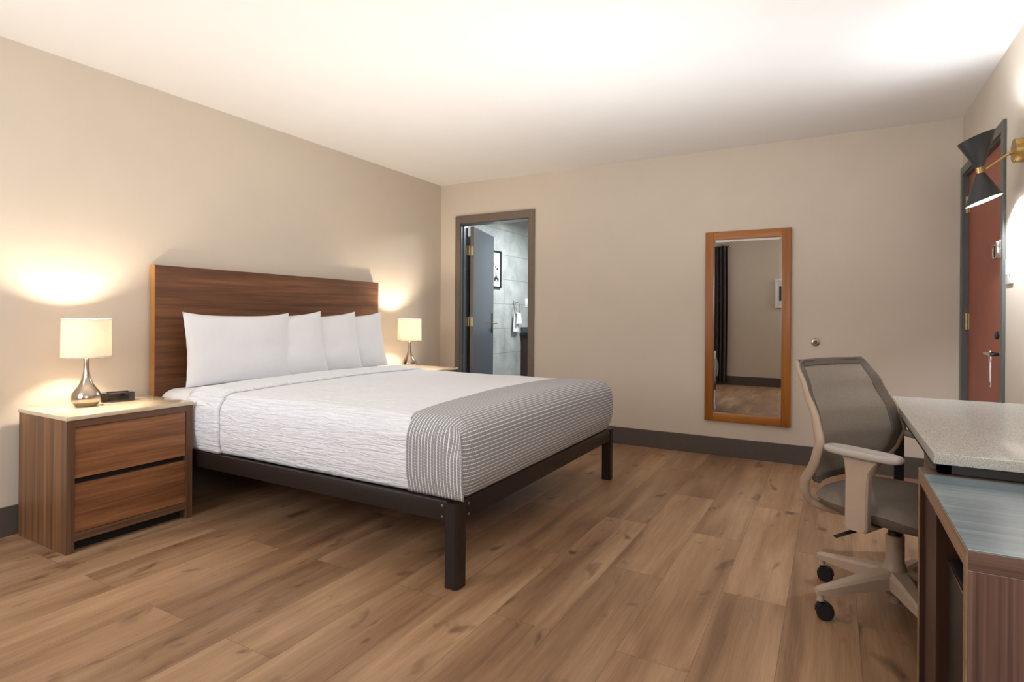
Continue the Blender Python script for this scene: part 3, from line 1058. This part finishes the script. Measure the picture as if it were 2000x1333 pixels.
ns = make_nightstand()
ns.location = (0.044, 1.300, 0)
ns2 = copy_tree(ns)
ns2.location = (0.060, 3.838, 0)
tag(ns2, 'walnut nightstand right of the bed, below the far lamp beside the bathroom doorway', 'nightstand')
NZ = 0.641


# ------------------------------------------------------------------ table lamps
def make_lamp():
    r = thing('table_lamp', 'nickel table lamp with white drum shade on the left nightstand, beside the clock', 'lamp', (0, 0, 0), group='table lamps on the nightstands')
    prof = [(0, 0), (0.045, 0), (0.050, 0.006), (0.0595, 0.020), (0.0665, 0.036), (0.0665, 0.052), (0.060, 0.070), (0.047, 0.090), (0.034, 0.108), (0.0245, 0.130),
            (0.0175, 0.155), (0.0135, 0.185), (0.0118, 0.22), (0.0125, 0.262), (0.011, 0.268), (0, 0.268)]
    MB().lathe(prof, seg=48).build('lamp_base', m_nickel, r, ang=60)
    MB().cyl((0, 0, 0.266), (0, 0, 0.342), 0.012, seg=20).build('socket', m_nickel, r)
    MB().sphere((0, 0, 0.372), 0.026, (1, 1, 1.2), seg=12).build('bulb', m_bulb, r)
    ro, ri = 0.1065, 0.1045
    z0_, z1_ = 0.255, 0.452
    sh = MB().lathe([(ro + 0.002, z0_), (ro, z1_), (ri, z1_), (ri + 0.002, z0_)], seg=64, closed=True).build('lamp_shade', m_shade, r, ang=60)
    MB().lathe([(ro + 0.0030, z0_ - 0.001), (ro + 0.0028, z0_ + 0.005), (ri + 0.001, z0_ + 0.005), (ri + 0.001, z0_ - 0.001)], seg=64, closed=True).build('shade_trim', m_shade, sh, ang=60)
    MB().lathe([(ro + 0.0009, z1_ - 0.005), (ro + 0.0008, z1_ + 0.001), (ri - 0.001, z1_ + 0.001), (ri - 0.001, z1_ - 0.005)], seg=64, closed=True).build('shade_trim', m_shade, sh, ang=60)
    MB().cyl((-ri, 0, 0.43), (ri, 0, 0.43), 0.0018, seg=8).cyl((0, -ri, 0.43), (0, ri, 0.43), 0.0018, seg=8).cyl((0, 0, 0.39), (0, 0, 0.445), 0.004, seg=10).build('spider', m_nickel, r)
    return r


lp = make_lamp()
lp.location = (0.235, 1.512, NZ)
lp2 = copy_tree(lp)
lp2.location = (0.235, 4.115, NZ)
tag(lp2, 'nickel table lamp with white drum shade glowing beyond the pillows, near the bathroom doorway', 'lamp')
# clock
ck = thing('alarm_clock', 'small dark digital alarm clock beside the left lamp base', 'clock', (0.200, 1.680, NZ), R(-20))
poly = []
for k in range(17):
    a = -PI / 2 + PI * k / 16
    poly.append((0.012 + 0.028 * math.cos(a), 0.078 * math.sin(a)))
poly += [(-0.045, 0.070), (-0.045, -0.070)]
MB().prism(poly, 0.002, 0.050, 'XY', 0.003).build('case', m_clock, ck, ang=50)
MB().prism([(p[0] * 1.01 + 0.002, p[1] * 0.86) for p in poly[2:15]] + [(0.02, 0.06), (0.02, -0.06)], 0.010, 0.041, 'XY', 0.001).build('screen', m_clockS, ck, ang=50)
MB().box((-0.03, -0.05, 0.049), (0.0, 0.05, 0.0535), 0.002).build('snooze_button', m_black, ck)

# ------------------------------------------------------------------ mirror
mr = thing('wall_mirror', 'tall orange-brown wood framed mirror on the beige wall', 'mirror', (0, 0, 0))
x0, x1, zz0, zz1, fw = 2.705, 3.340, 0.285, 1.823, 0.066
ya, yb = L - 0.034, L - 0.002
for (xa, xb) in ((x0, x0 + fw), (x1 - fw, x1)):
    MB().box((xa, ya, zz0), (xb, yb, zz1), 0.004).build('frame_stile', m_mirwood, mr)
for (za, zb) in ((zz0 + 0.0006, zz0 + fw), (zz1 - fw, zz1 - 0.0006)):
    MB().box((x0 + fw - 0.001, ya + 0.0006, za), (x1 - fw + 0.001, yb, zb), 0.004).build('frame_rail', m_mirwoodX, mr)
MB().box((x0 + fw - 0.006, L - 0.014, zz0 + fw - 0.006), (x1 - fw + 0.006, L - 0.008, zz1 - fw + 0.006)).build('mirror_glass', m_mirror, mr, smooth=False)
# bevelled glass border
m = MB()
bi = 0.018
A = [(x0 + fw, zz0 + fw), (x1 - fw, zz0 + fw), (x1 - fw, zz1 - fw), (x0 + fw, zz1 - fw)]
Bq = [(x0 + fw + bi, zz0 + fw + bi), (x1 - fw - bi, zz0 + fw + bi), (x1 - fw - bi, zz1 - fw - bi), (x0 + fw + bi, zz1 - fw - bi)]
va_ = [m.bm.verts.new((p[0], L - 0.0142, p[1])) for p in A]
vb_ = [m.bm.verts.new((p[0], L - 0.0147, p[1])) for p in Bq]
for k in range(4):
    m.bm.faces.new((va_[k], va_[(k + 1) % 4], vb_[(k + 1) % 4], vb_[k]))
m.build('bevelled_border', m_mirror, mr, smooth=False)

ds = thing('door_stop', 'small round metal bumper on the wall right of the mirror', 'door stop', (3.508, L, 0.943))
MY = Matrix.Rotation(R(90), 4, 'X')
MB().lathe([(0, 0), (0.031, 0), (0.031, 0.004), (0.026, 0.010), (0.018, 0.012), (0.016, 0.007), (0, 0.007)], M=MY, seg=32).build('rose', m_nickel, ds)
MB().lathe([(0, 0.007), (0.010, 0.007), (0.012, 0.013), (0.008, 0.017), (0, 0.018)], M=MY, seg=24).build('rubber_tip', m_base, ds)

# switch by the entry door
s2 = thing('light_switch', 'white switch plate on the right wall beside the red door', 'light switch', (W, 3.685, 1.365))
MB().box((-0.007, -0.060, -0.066), (0, 0.060, 0.066), 0.003).build('cover_plate', m_white, s2)
for yy in (-0.026, 0.026):
    MB().box((-0.012, yy - 0.006, -0.016), (-0.006, yy + 0.006, 0.014), 0.002).build('toggle', m_white, s2)

# ------------------------------------------------------------------ wall sconce
JJ = Vector((4.227, 3.46, 1.835))
sn = thing('wall_sconce', 'matte black double-cone wall sconce with brass arm beside the red door', 'wall lamp', (W, 3.46, 1.91))


def loc(p):
    return Vector(p) - Vector((W, 3.46, 1.91))


MB().cyl((0, 0, 0), (-0.038, 0, 0), 0.056, seg=48, bev=0.003).build('wall_plate', m_brass, sn)
MB().tube([loc((4.352, 3.46, 1.900)), loc((4.335, 3.455, 1.898)), loc((4.325, 3.455, 1.893)), loc(JJ + Vector((0.022, 0, 0.003)))], 0.0055, 14) \
    .sphere(loc((4.330, 3.456, 1.897)), 0.009).build('arm', m_brass, sn)
ax = Vector((-0.14, -0.22, 1)).normalized()


def ring(bm, c, n, r, seg=56):
    u = n.cross(Vector((0, 1, 0))).normalized()
    v = n.cross(u).normalized()
    return [bm.verts.new(c + (u * math.cos(2 * PI * k / seg) + v * math.sin(2 * PI * k / seg)) * r) for k in range(seg)]


def cone(sg, name, rr, h):
    m = MB()
    rnn = Vector((-0.38, -0.03 if sg > 0 else 0.03, 1)).normalized()
    c0 = loc(JJ + ax * sg * 0.010)
    c1 = loc(JJ + ax * sg * h)
    rings = [ring(m.bm, c0, ax, 0.015), ring(m.bm, c1, rnn, rr), ring(m.bm, c1, rnn, rr - 0.0025), ring(m.bm, c0 + ax * sg * 0.003, ax, 0.0125)]
    for A_, B_ in zip(rings, rings[1:]):
        for k in range(56):
            m.bm.faces.new((A_[k], A_[(k + 1) % 56], B_[(k + 1) % 56], B_[k]))
    bmesh.ops.recalc_face_normals(m.bm, faces=m.bm.faces)
    o = m.build(name, m_blackM, sn)
    m = MB()
    rings = [ring(m.bm, c0 + ax * sg * 0.004, ax, 0.012), ring(m.bm, c1 - rnn * sg * 0.002, rnn, rr - 0.0035)]
    for k in range(56):
        m.bm.faces.new((rings[0][k], rings[0][(k + 1) % 56], rings[1][(k + 1) % 56], rings[1][k]))
    m.build('shade_lining', m_inner, o)
    MB().sphere(loc(JJ + ax * sg * (h * 0.45)), 0.018).build('bulb', m_bulbc, o)
    return o


c_up = cone(1, 'upper_shade', 0.0765, 0.152)
c_dn = cone(-1, 'lower_shade', 0.0770, 0.150)
MB().cyl(loc(JJ - ax * 0.0135), loc(JJ + ax * 0.0135), 0.0165, seg=28).build('collar', m_brass, sn)
light('sconce_up_light', 'POINT', JJ + ax * 0.100, 14, (0.86, 0.92, 1.0), 0.02)
light('sconce_down_light', 'POINT', JJ - ax * 0.086, 48, (0.90, 0.94, 1.0), 0.02)

# ------------------------------------------------------------------ desk with stone top
dk = thing('desk', 'desk with a pale speckled stone top against the right wall', 'desk', (3.866, 1.958, 0))
dl, dd = 1.352, W - 3.866 - 0.001
MB().box((0, 0, 0.720), (dd, dl, 0.750), 0.0015).build('stone_top', m_quartz, dk)
m = MB().box((0.012, 0.012, 0.694), (0.042, dl - 0.012, 0.7195)).box((dd - 0.045, 0.012, 0.694), (dd - 0.015, dl - 0.012, 0.7195)) \
    .box((0.012, 0.012, 0.694), (dd - 0.015, 0.042, 0.7195)).box((0.012, dl - 0.042, 0.694), (dd - 0.015, dl - 0.012, 0.7195))
m.build('steel_frame', m_black, dk, smooth=False)
for (x, y) in ((0.012, dl - 0.052), (dd - 0.055, dl - 0.052), (dd - 0.055, 0.145)):
    MB().box((x, y, 0), (x + 0.04, y + 0.04, 0.694), 0.002).build('leg', m_black, dk, smooth=False)

# ------------------------------------------------------------------ low cabinet with the fridge
UX, UY0, UY1, UZ = 3.842, 1.354, 2.042, 0.6905
cb = thing('fridge_cabinet', 'open walnut cabinet with a glossy blue-grey top in the right foreground', 'cabinet', (0, 0, 0))
cxw = W - 0.002
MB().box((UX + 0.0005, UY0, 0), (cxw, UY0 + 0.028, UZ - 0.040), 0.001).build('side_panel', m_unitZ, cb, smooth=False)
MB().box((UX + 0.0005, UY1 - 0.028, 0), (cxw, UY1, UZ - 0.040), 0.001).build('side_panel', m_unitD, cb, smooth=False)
MB().box((UX + 0.0005, UY0, UZ - 0.040), (cxw, UY1, UZ - 0.0022), 0.001).build('top_board', m_unitX, cb, smooth=False)
MB().box((UX - 0.0012, UY0 - 0.0002, 0.0), (UX + 0.0006, UY0 + 0.0282, UZ - 0.040)).box((UX - 0.0012, UY1 - 0.0282, 0.0), (UX + 0.0006, UY1 + 0.0002, UZ - 0.040)) \
    .box((UX - 0.0012, UY0, UZ - 0.040), (UX + 0.0006, UY1, UZ - 0.0022)).build('edge_band', m_edgeL, cb, smooth=False)
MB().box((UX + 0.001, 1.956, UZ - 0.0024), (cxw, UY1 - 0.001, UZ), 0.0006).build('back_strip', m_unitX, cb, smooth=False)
MB().box((UX + 0.001, UY0 + 0.001, UZ - 0.0024), (cxw, 1.955, UZ), 0.0006).build('glossy_top', m_gloss, cb, smooth=False)
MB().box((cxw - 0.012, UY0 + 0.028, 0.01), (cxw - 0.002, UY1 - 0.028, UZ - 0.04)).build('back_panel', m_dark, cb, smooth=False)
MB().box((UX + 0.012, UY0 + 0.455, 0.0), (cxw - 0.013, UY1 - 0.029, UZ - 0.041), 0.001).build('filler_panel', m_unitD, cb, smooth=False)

fr = thing('mini_fridge', 'black mini fridge standing inside the open walnut cabinet', 'fridge', (0, 0, 0))
MB().box((UX + 0.085, UY0 + 0.036, 0.012), (cxw - 0.03, UY0 + 0.443, 0.560), 0.006).build('cabinet_body', m_black, fr)
fd = MB().box((UX + 0.034, UY0 + 0.036, 0.02), (UX + 0.082, UY0 + 0.443, 0.522), 0.005).build('door', m_black, fr)
MB().box((UX + 0.031, UY0 + 0.040, 0.513), (UX + 0.035, UY0 + 0.440, 0.519), 0.001).build('top_edge_glint', m_nickel, fd)  # bright strip standing in for the highlight on the door's top edge
for (x, y) in ((UX + 0.1, UY0 + 0.06), (UX + 0.1, UY0 + 0.40), (cxw - 0.06, UY0 + 0.06), (cxw - 0.06, UY0 + 0.40)):
    MB().cyl((x, y, 0), (x, y, 0.014), 0.014, seg=14).build('foot', m_black, fr)

# ------------------------------------------------------------------ office chair (local +X faces the sitter's front, +Y is the sitter's left)
YAW = -31.5
ch = thing('office_chair', 'taupe mesh-back swivel office chair with beige frame at the desk', 'chair', (3.832, 2.615, 0), R(YAW))
# star base
hubm = MB()
hubm.lathe([(0, 0.075), (0.030, 0.075), (0.034, 0.082), (0.046, 0.105), (0.048, 0.150), (0.036, 0.185), (0.031, 0.20), (0.031, 0.298), (0.027, 0.300), (0, 0.300)], seg=36)
tips = []
for k in range(5):
    a = R(144 + 72 * k - YAW)
    c, s_ = math.cos(a), math.sin(a)
    m2 = bmesh.new()
    st = [(0.028, 0.044, 0.112, 0.172), (0.10, 0.033, 0.104, 0.158), (0.22, 0.024, 0.096, 0.133), (0.305, 0.0185, 0.092, 0.117), (0.322, 0.012, 0.094, 0.113)]
    rings = []
    for (d, hw, zb, zt) in st:
        ch_ = hw * 0.35
        sec = [(-hw, zb), (hw, zb), (hw, zt - ch_), (hw - ch_, zt), (-hw + ch_, zt), (-hw, zt - ch_)]
        rings.append([m2.verts.new((d * c - y * s_, d * s_ + y * c, z)) for y, z in sec])
    for A_, B_ in zip(rings, rings[1:]):
        for q in range(6):
            m2.faces.new((A_[q], A_[(q + 1) % 6], B_[(q + 1) % 6], B_[q]))
    m2.faces.new(rings[0])
    m2.faces.new(rings[-1][::-1])
    bmesh.ops.recalc_face_normals(m2, faces=m2.faces)
    hubm.add(m2)
    hubm.cyl((0.305 * c, 0.305 * s_, 0.066), (0.305 * c, 0.305 * s_, 0.1), 0.0125, seg=16)
    tips.append((0.305 * c, 0.305 * s_, a))
hubm.build('star_base', m_cbeige, ch, ang=40)
MB().cyl((0, 0, 0.045), (0, 0, 0.08), 0.022, seg=24).build('column_end', m_cbeige, ch)
MB().cyl((0, 0, 0.298), (0, 0, 0.312), 0.024, seg=24).cyl((0, 0, 0.30), (0, 0, 0.375), 0.0145, seg=20).build('gas_lift', m_black, ch)
swiv = [R(175), R(190), R(250), R(20), R(80)]
for (x, y, a), sw_ in zip(tips, swiv):
    sw2 = sw_ - R(YAW)
    cs = bpy.data.objects.new('caster', None)
    f = Vector((math.cos(sw2), math.sin(sw2), 0))
    n_ = Vector((-f.y, f.x, 0))
    cc = Vector((x, y, 0.0305)) + f * -0.014
    hd = MB().cyl((x, y, 0.028), (x, y, 0.070), 0.008, seg=12)
    # hood over the twin wheels
    t = bmesh.new()
    hr = 0.0325
    ringsA = []
    for q in range(9):
        aa = PI * q / 8
        ringsA.append([t.verts.new(cc + f * (hr * math.cos(aa)) + Vector((0, 0, hr * math.sin(aa))) + n_ * w_) for w_ in (-0.007, 0.007)])
    for A_, B_ in zip(ringsA, ringsA[1:]):
        t.faces.new((A_[0], A_[1], B_[1], B_[0]))
    t.faces.new([r_[0] for r_ in ringsA])
    t.faces.new([r_[1] for r_ in ringsA][::-1])
    bmesh.ops.recalc_face_normals(t, faces=t.faces)
    hd.add(t)
    ho = hd.build('caster', m_black, ch)
    COL_skip = bpy.data.objects.remove(cs)
    for sg in (-1, 1):
        MB().cyl(cc + n_ * sg * 0.008, cc + n_ * sg * 0.024, 0.0300, seg=32, bev=0.004).build('wheel', m_black, ho)

# seat
SZ0, SZ1 = 0.392, 0.468


def seat_fn(u, v, up):
    a, b_ = u * 2 - 1, v * 2 - 1
    # rounded plan
    p = 4.0
    x = a
    y = b_
    k = (abs(x) ** p + abs(y) ** p) ** (1 / p)
    mx = max(abs(x), abs(y))
    f = mx / k if k > 1e-6 else 1
    x, y = x * f, y * f
    e = max(0.0, 1 - mx ** 7) ** 0.5
    X = 0.015 + 0.24 * x
    Y = 0.248 * y * (1 - 0.06 * max(0, -x))
    if up:
        z = 0.428 + 0.042 * e - 0.010 * (1 - mx) + (-0.020 * max(0, x) ** 3) + 0.004 * noise.noise(Vector((x, y, 3)))
    else:
        z = 0.428 - 0.050 * e - 0.014 * max(0, x) ** 3
    return (X, Y, z)


m = MB()
m.grid(30, 30, lambda u, v: seat_fn(u, v, True))
m.grid(30, 30, lambda u, v: seat_fn(u, v, False))
m.build('seat', m_cseat, ch, weld=0.0008, recalc=True, ang=60)
MB().box((-0.10, -0.10, 0.350), (0.09, 0.10, 0.388), 0.010).box((-0.07, -0.07, 0.335), (0.07, 0.07, 0.355), 0.006).build('seat_mechanism', m_cbeige, ch)
MB().tube([(0.02, -0.10, 0.366), (-0.01, -0.22, 0.356), (-0.035, -0.325, 0.340)], [0.008, 0.008, 0.006], 8, flat=(1.6, 0.6)).build('height_lever', m_black, ch)
MB().box((0.07, -0.05, 0.335), (0.15, 0.03, 0.372), 0.006).build('tilt_knob', m_black, ch)

# arms
def arm_cross(sg):
    r = []
    Y = sg * 0.275
    stem = MB()
    # tapered stem from the pad down, then under the seat
    stt = [(-0.040, 0.100, 0.636), (-0.030, 0.080, 0.612), (-0.026, 0.062, 0.585), (-0.025, 0.056, 0.55), (-0.027, 0.052, 0.45), (-0.028, 0.052, 0.385), (-0.018, 0.046, 0.368)]
    t = bmesh.new()
    rings = []
    for (xa, xb, z) in stt:
        hw = 0.017
        yi = Y - sg * 0.006 * (0.636 - z) * 4
        r_ = 0.006
        sec = [(xa + r_, yi - hw), (xb - r_, yi - hw), (xb, yi - hw + r_), (xb, yi + hw - r_), (xb - r_, yi + hw), (xa + r_, yi + hw), (xa, yi + hw - r_), (xa, yi - hw + r_)]
        rings.append([t.verts.new((x, y, z)) for x, y in sec])
    for A_, B_ in zip(rings, rings[1:]):
        for q in range(8):
            t.faces.new((A_[q], A_[(q + 1) % 8], B_[(q + 1) % 8], B_[q]))
    t.faces.new(rings[0])
    t.faces.new(rings[-1][::-1])
    bmesh.ops.recalc_face_normals(t, faces=t.faces)
    stem.add(t)
    stem.tube([(-0.006, Y - sg * 0.0, 0.382), (0.0, sg * 0.22, 0.364), (0.0, sg * 0.09, 0.364)], [0.017, 0.018, 0.016], 12, flat=(1.9, 0.7))
    arm = stem.build('armrest', m_cbeige, ch, ang=40)
    # pad
    t = MB()
    Wp, Lp = 0.041, 0.134
    def outline(k, n=40):
        a = 2 * PI * k / n
        cx, sy = math.cos(a), math.sin(a)
        e = 2 / 3.2
        return (math.copysign(abs(cx) ** e, cx) * Lp, math.copysign(abs(sy) ** e, sy) * Wp * (1 - 0.10 * cx))
    pr = [(0.86, 0.632), (0.97, 0.636), (1.0, 0.644), (0.985, 0.653), (0.93, 0.658), (0.0, 0.659)]
    rg = []
    bm = t.bm
    for (s1, z) in pr[:-1]:
        rg.append([bm.verts.new((outline(k)[0] * s1 + 0.030, Y + outline(k)[1] * s1, z)) for k in range(40)])
    for A_, B_ in zip(rg, rg[1:]):
        for k in range(40):
            bm.faces.new((A_[k], A_[(k + 1) % 40], B_[(k + 1) % 40], B_[k]))
    bm.faces.new(rg[0][::-1])
    bm.faces.new(rg[-1])
    bmesh.ops.recalc_face_normals(bm, faces=bm.faces)
    t.build('arm_pad', m_cpad, arm, ang=50)


arm_cross(-1)
arm_cross(1)

# back: half width, depth (local x) of the edge and of the centre, by height
def lerp_tab(tab, z):
    for (za, *a), (zb, *b_) in zip(tab, tab[1:]):
        if za <= z <= zb:
            t = (z - za) / (zb - za)
            t = t * t * (3 - 2 * t) * 0.5 + t * 0.5
            return [p + (q - p) * t for p, q in zip(a, b_)]
    return list(tab[0][1:]) if z < tab[0][0] else list(tab[-1][1:])


BT = [(0.470, 0.215, -0.225, -0.262), (0.52, 0.250, -0.205, -0.250), (0.60, 0.280, -0.160, -0.232), (0.66, 0.287, -0.140, -0.225), (0.74, 0.280, -0.160, -0.235),
      (0.85, 0.257, -0.218, -0.270), (0.955, 0.232, -0.280, -0.305)]
ZB0, ZB1 = 0.470, 0.955


def back_pt(u, v, off=0.0):
    z = ZB0 + (ZB1 - ZB0) * v
    hw, xe, xc = lerp_tab(BT, z)
    s_ = u * 2 - 1
    # round the top and the bottom corners
    zz_ = z
    cr = 0.035
    if z > ZB1 - cr:
        zz_ = z
        hw -= (cr - math.sqrt(max(0, cr * cr - (z - (ZB1 - cr)) ** 2))) * 0.8
    if z < ZB0 + 0.05:
        hw -= (0.05 - math.sqrt(max(0, 0.0025 - (ZB0 + 0.05 - z) ** 2))) * 0.9
    x = xc + (xe - xc) * abs(s_) ** 2.2 + 0.03
    return (x + off, s_ * hw, zz_)


m = MB().grid(40, 44, lambda u, v: back_pt(u, v))
bp = solid(m.build('mesh_back', m_cmesh, ch), 0.003, 0)
# border band around the mesh (front side)
m = MB()
for (ua, ub, va2, vb2, nu, nv) in ((0.0, 0.085, 0, 1, 5, 44), (0.915, 1.0, 0, 1, 5, 44), (0.085, 0.915, 0.945, 1.0, 30, 4), (0.085, 0.915, 0.0, 0.06, 30, 4)):
    m.grid(nu, nv, lambda u, v, ua=ua, ub=ub, va2=va2, vb2=vb2: back_pt(ua + (ub - ua) * u, va2 + (vb2 - va2) * v, 0.003))
solid(m.build('mesh_border', m_cband, bp), 0.003, 0)
topr = MB()
topr.tube([(-0.258, y, ZB1 - 0.004 - 0.0) if abs(y) > 0.15 else (-0.258 - 0.02 * (1 - (abs(y) / 0.15) ** 2), y, ZB1 - 0.004) for y in [-0.222 + 0.0222 * k for k in range(21)]], 0.006, 8)
topr.build('top_edge', m_cband, bp, ang=60)
# beige side rails going down and under the seat
rail = MB()
for sg in (-1, 1):
    pts, rads = [], []
    for k in range(25):
        v = 1 - k / 24 * 0.86
        z = ZB0 + (ZB1 - ZB0) * v
        hw, xe, xc = lerp_tab(BT, z)
        if z > ZB1 - 0.02:
            hw -= 0.006
        pts.append((xe + 0.020, sg * (hw - 0.002), z - 0.004))
        rads.append(0.0075 + 0.0085 * min(1, (1 - v) / 0.55))
    for (x, y, z, r_) in ((-0.208, 0.243, 0.490, 0.0165), (-0.218, 0.228, 0.450, 0.0165), (-0.222, 0.205, 0.415, 0.016), (-0.215, 0.175, 0.388, 0.016), (-0.17, 0.14, 0.372, 0.016), (-0.09, 0.09, 0.366, 0.015)):
        pts.append((x, sg * y, z))
        rads.append(r_)
    rail.tube(pts, rads, 12, flat=(1.15, 0.7), up=(0, 1, 0))
rail.build('back_frame', m_cbeige, ch, ang=60)

# ------------------------------------------------------------------ seen in the mirror: curtains, rod, picture
def curtain(xa, xb, label, seed):
    m = MB()
    n = max(3, int((xb - xa) / 0.055))

    def fn(u, v):
        x = xa + (xb - xa) * u
        z = 0.05 + 2.27 * v
        amp = 0.030 + 0.010 * (1 - v)
        return (x + 0.01 * math.sin(v * 3 + seed), YR + 0.105 + amp * math.sin(u * n * 2 * PI + 0.4 * math.sin(v * 2)), z)
    m.grid(n * 10, 24, fn)
    o = solid(m.build('curtain', m_curt), 0.004)
    return tag(o, label, 'curtain', 'curtains at the rear window')


curtain(1.50, 2.075, 'dark grey curtain reflected at the left edge of the wall mirror', 0.0)
curtain(0.06, 0.38, 'dark grey curtain on the far side of the rear window', 2.0)
cr = thing('curtain_rod', 'dark curtain rod with a round finial, reflected in the mirror', 'curtain rod', (0, 0, 0))
MB().cyl((0.03, YR + 0.105, 2.325), (2.10, YR + 0.105, 2.325), 0.011, seg=16).build('rod', m_black, cr)
MB().sphere((2.115, YR + 0.105, 2.325), 0.022).build('finial', m_nickel, cr)
for x in (0.2, 1.98):
    MB().box((x - 0.012, YR, 2.29), (x + 0.012, YR + 0.012, 2.36), 0.002).cyl((x, YR + 0.01, 2.325), (x, YR + 0.105, 2.325), 0.007, seg=10).build('bracket', m_black, cr)

fp = thing('wall_picture', 'white framed picture reflected at the right edge of the wall mirror', 'picture', (3.07, YR, 1.53))
MB().box((-0.27, 0, -0.235), (0.27, 0.025, -0.205), 0.002).box((-0.27, 0, 0.205), (0.27, 0.025, 0.235), 0.002) \
    .box((-0.27, 0, -0.21), (-0.24, 0.025, 0.21), 0.002).box((0.24, 0, -0.21), (0.27, 0.025, 0.21), 0.002).build('picture_frame', m_white, fp, smooth=False)
MB().box((-0.245, 0.001, -0.21), (0.245, 0.010, 0.21)).build('picture_mount', m_mat, fp, smooth=False)
MB().box((-0.14, 0.0102, -0.12), (0.14, 0.0115, 0.12)).build('picture_print', m_curt, fp, smooth=False)
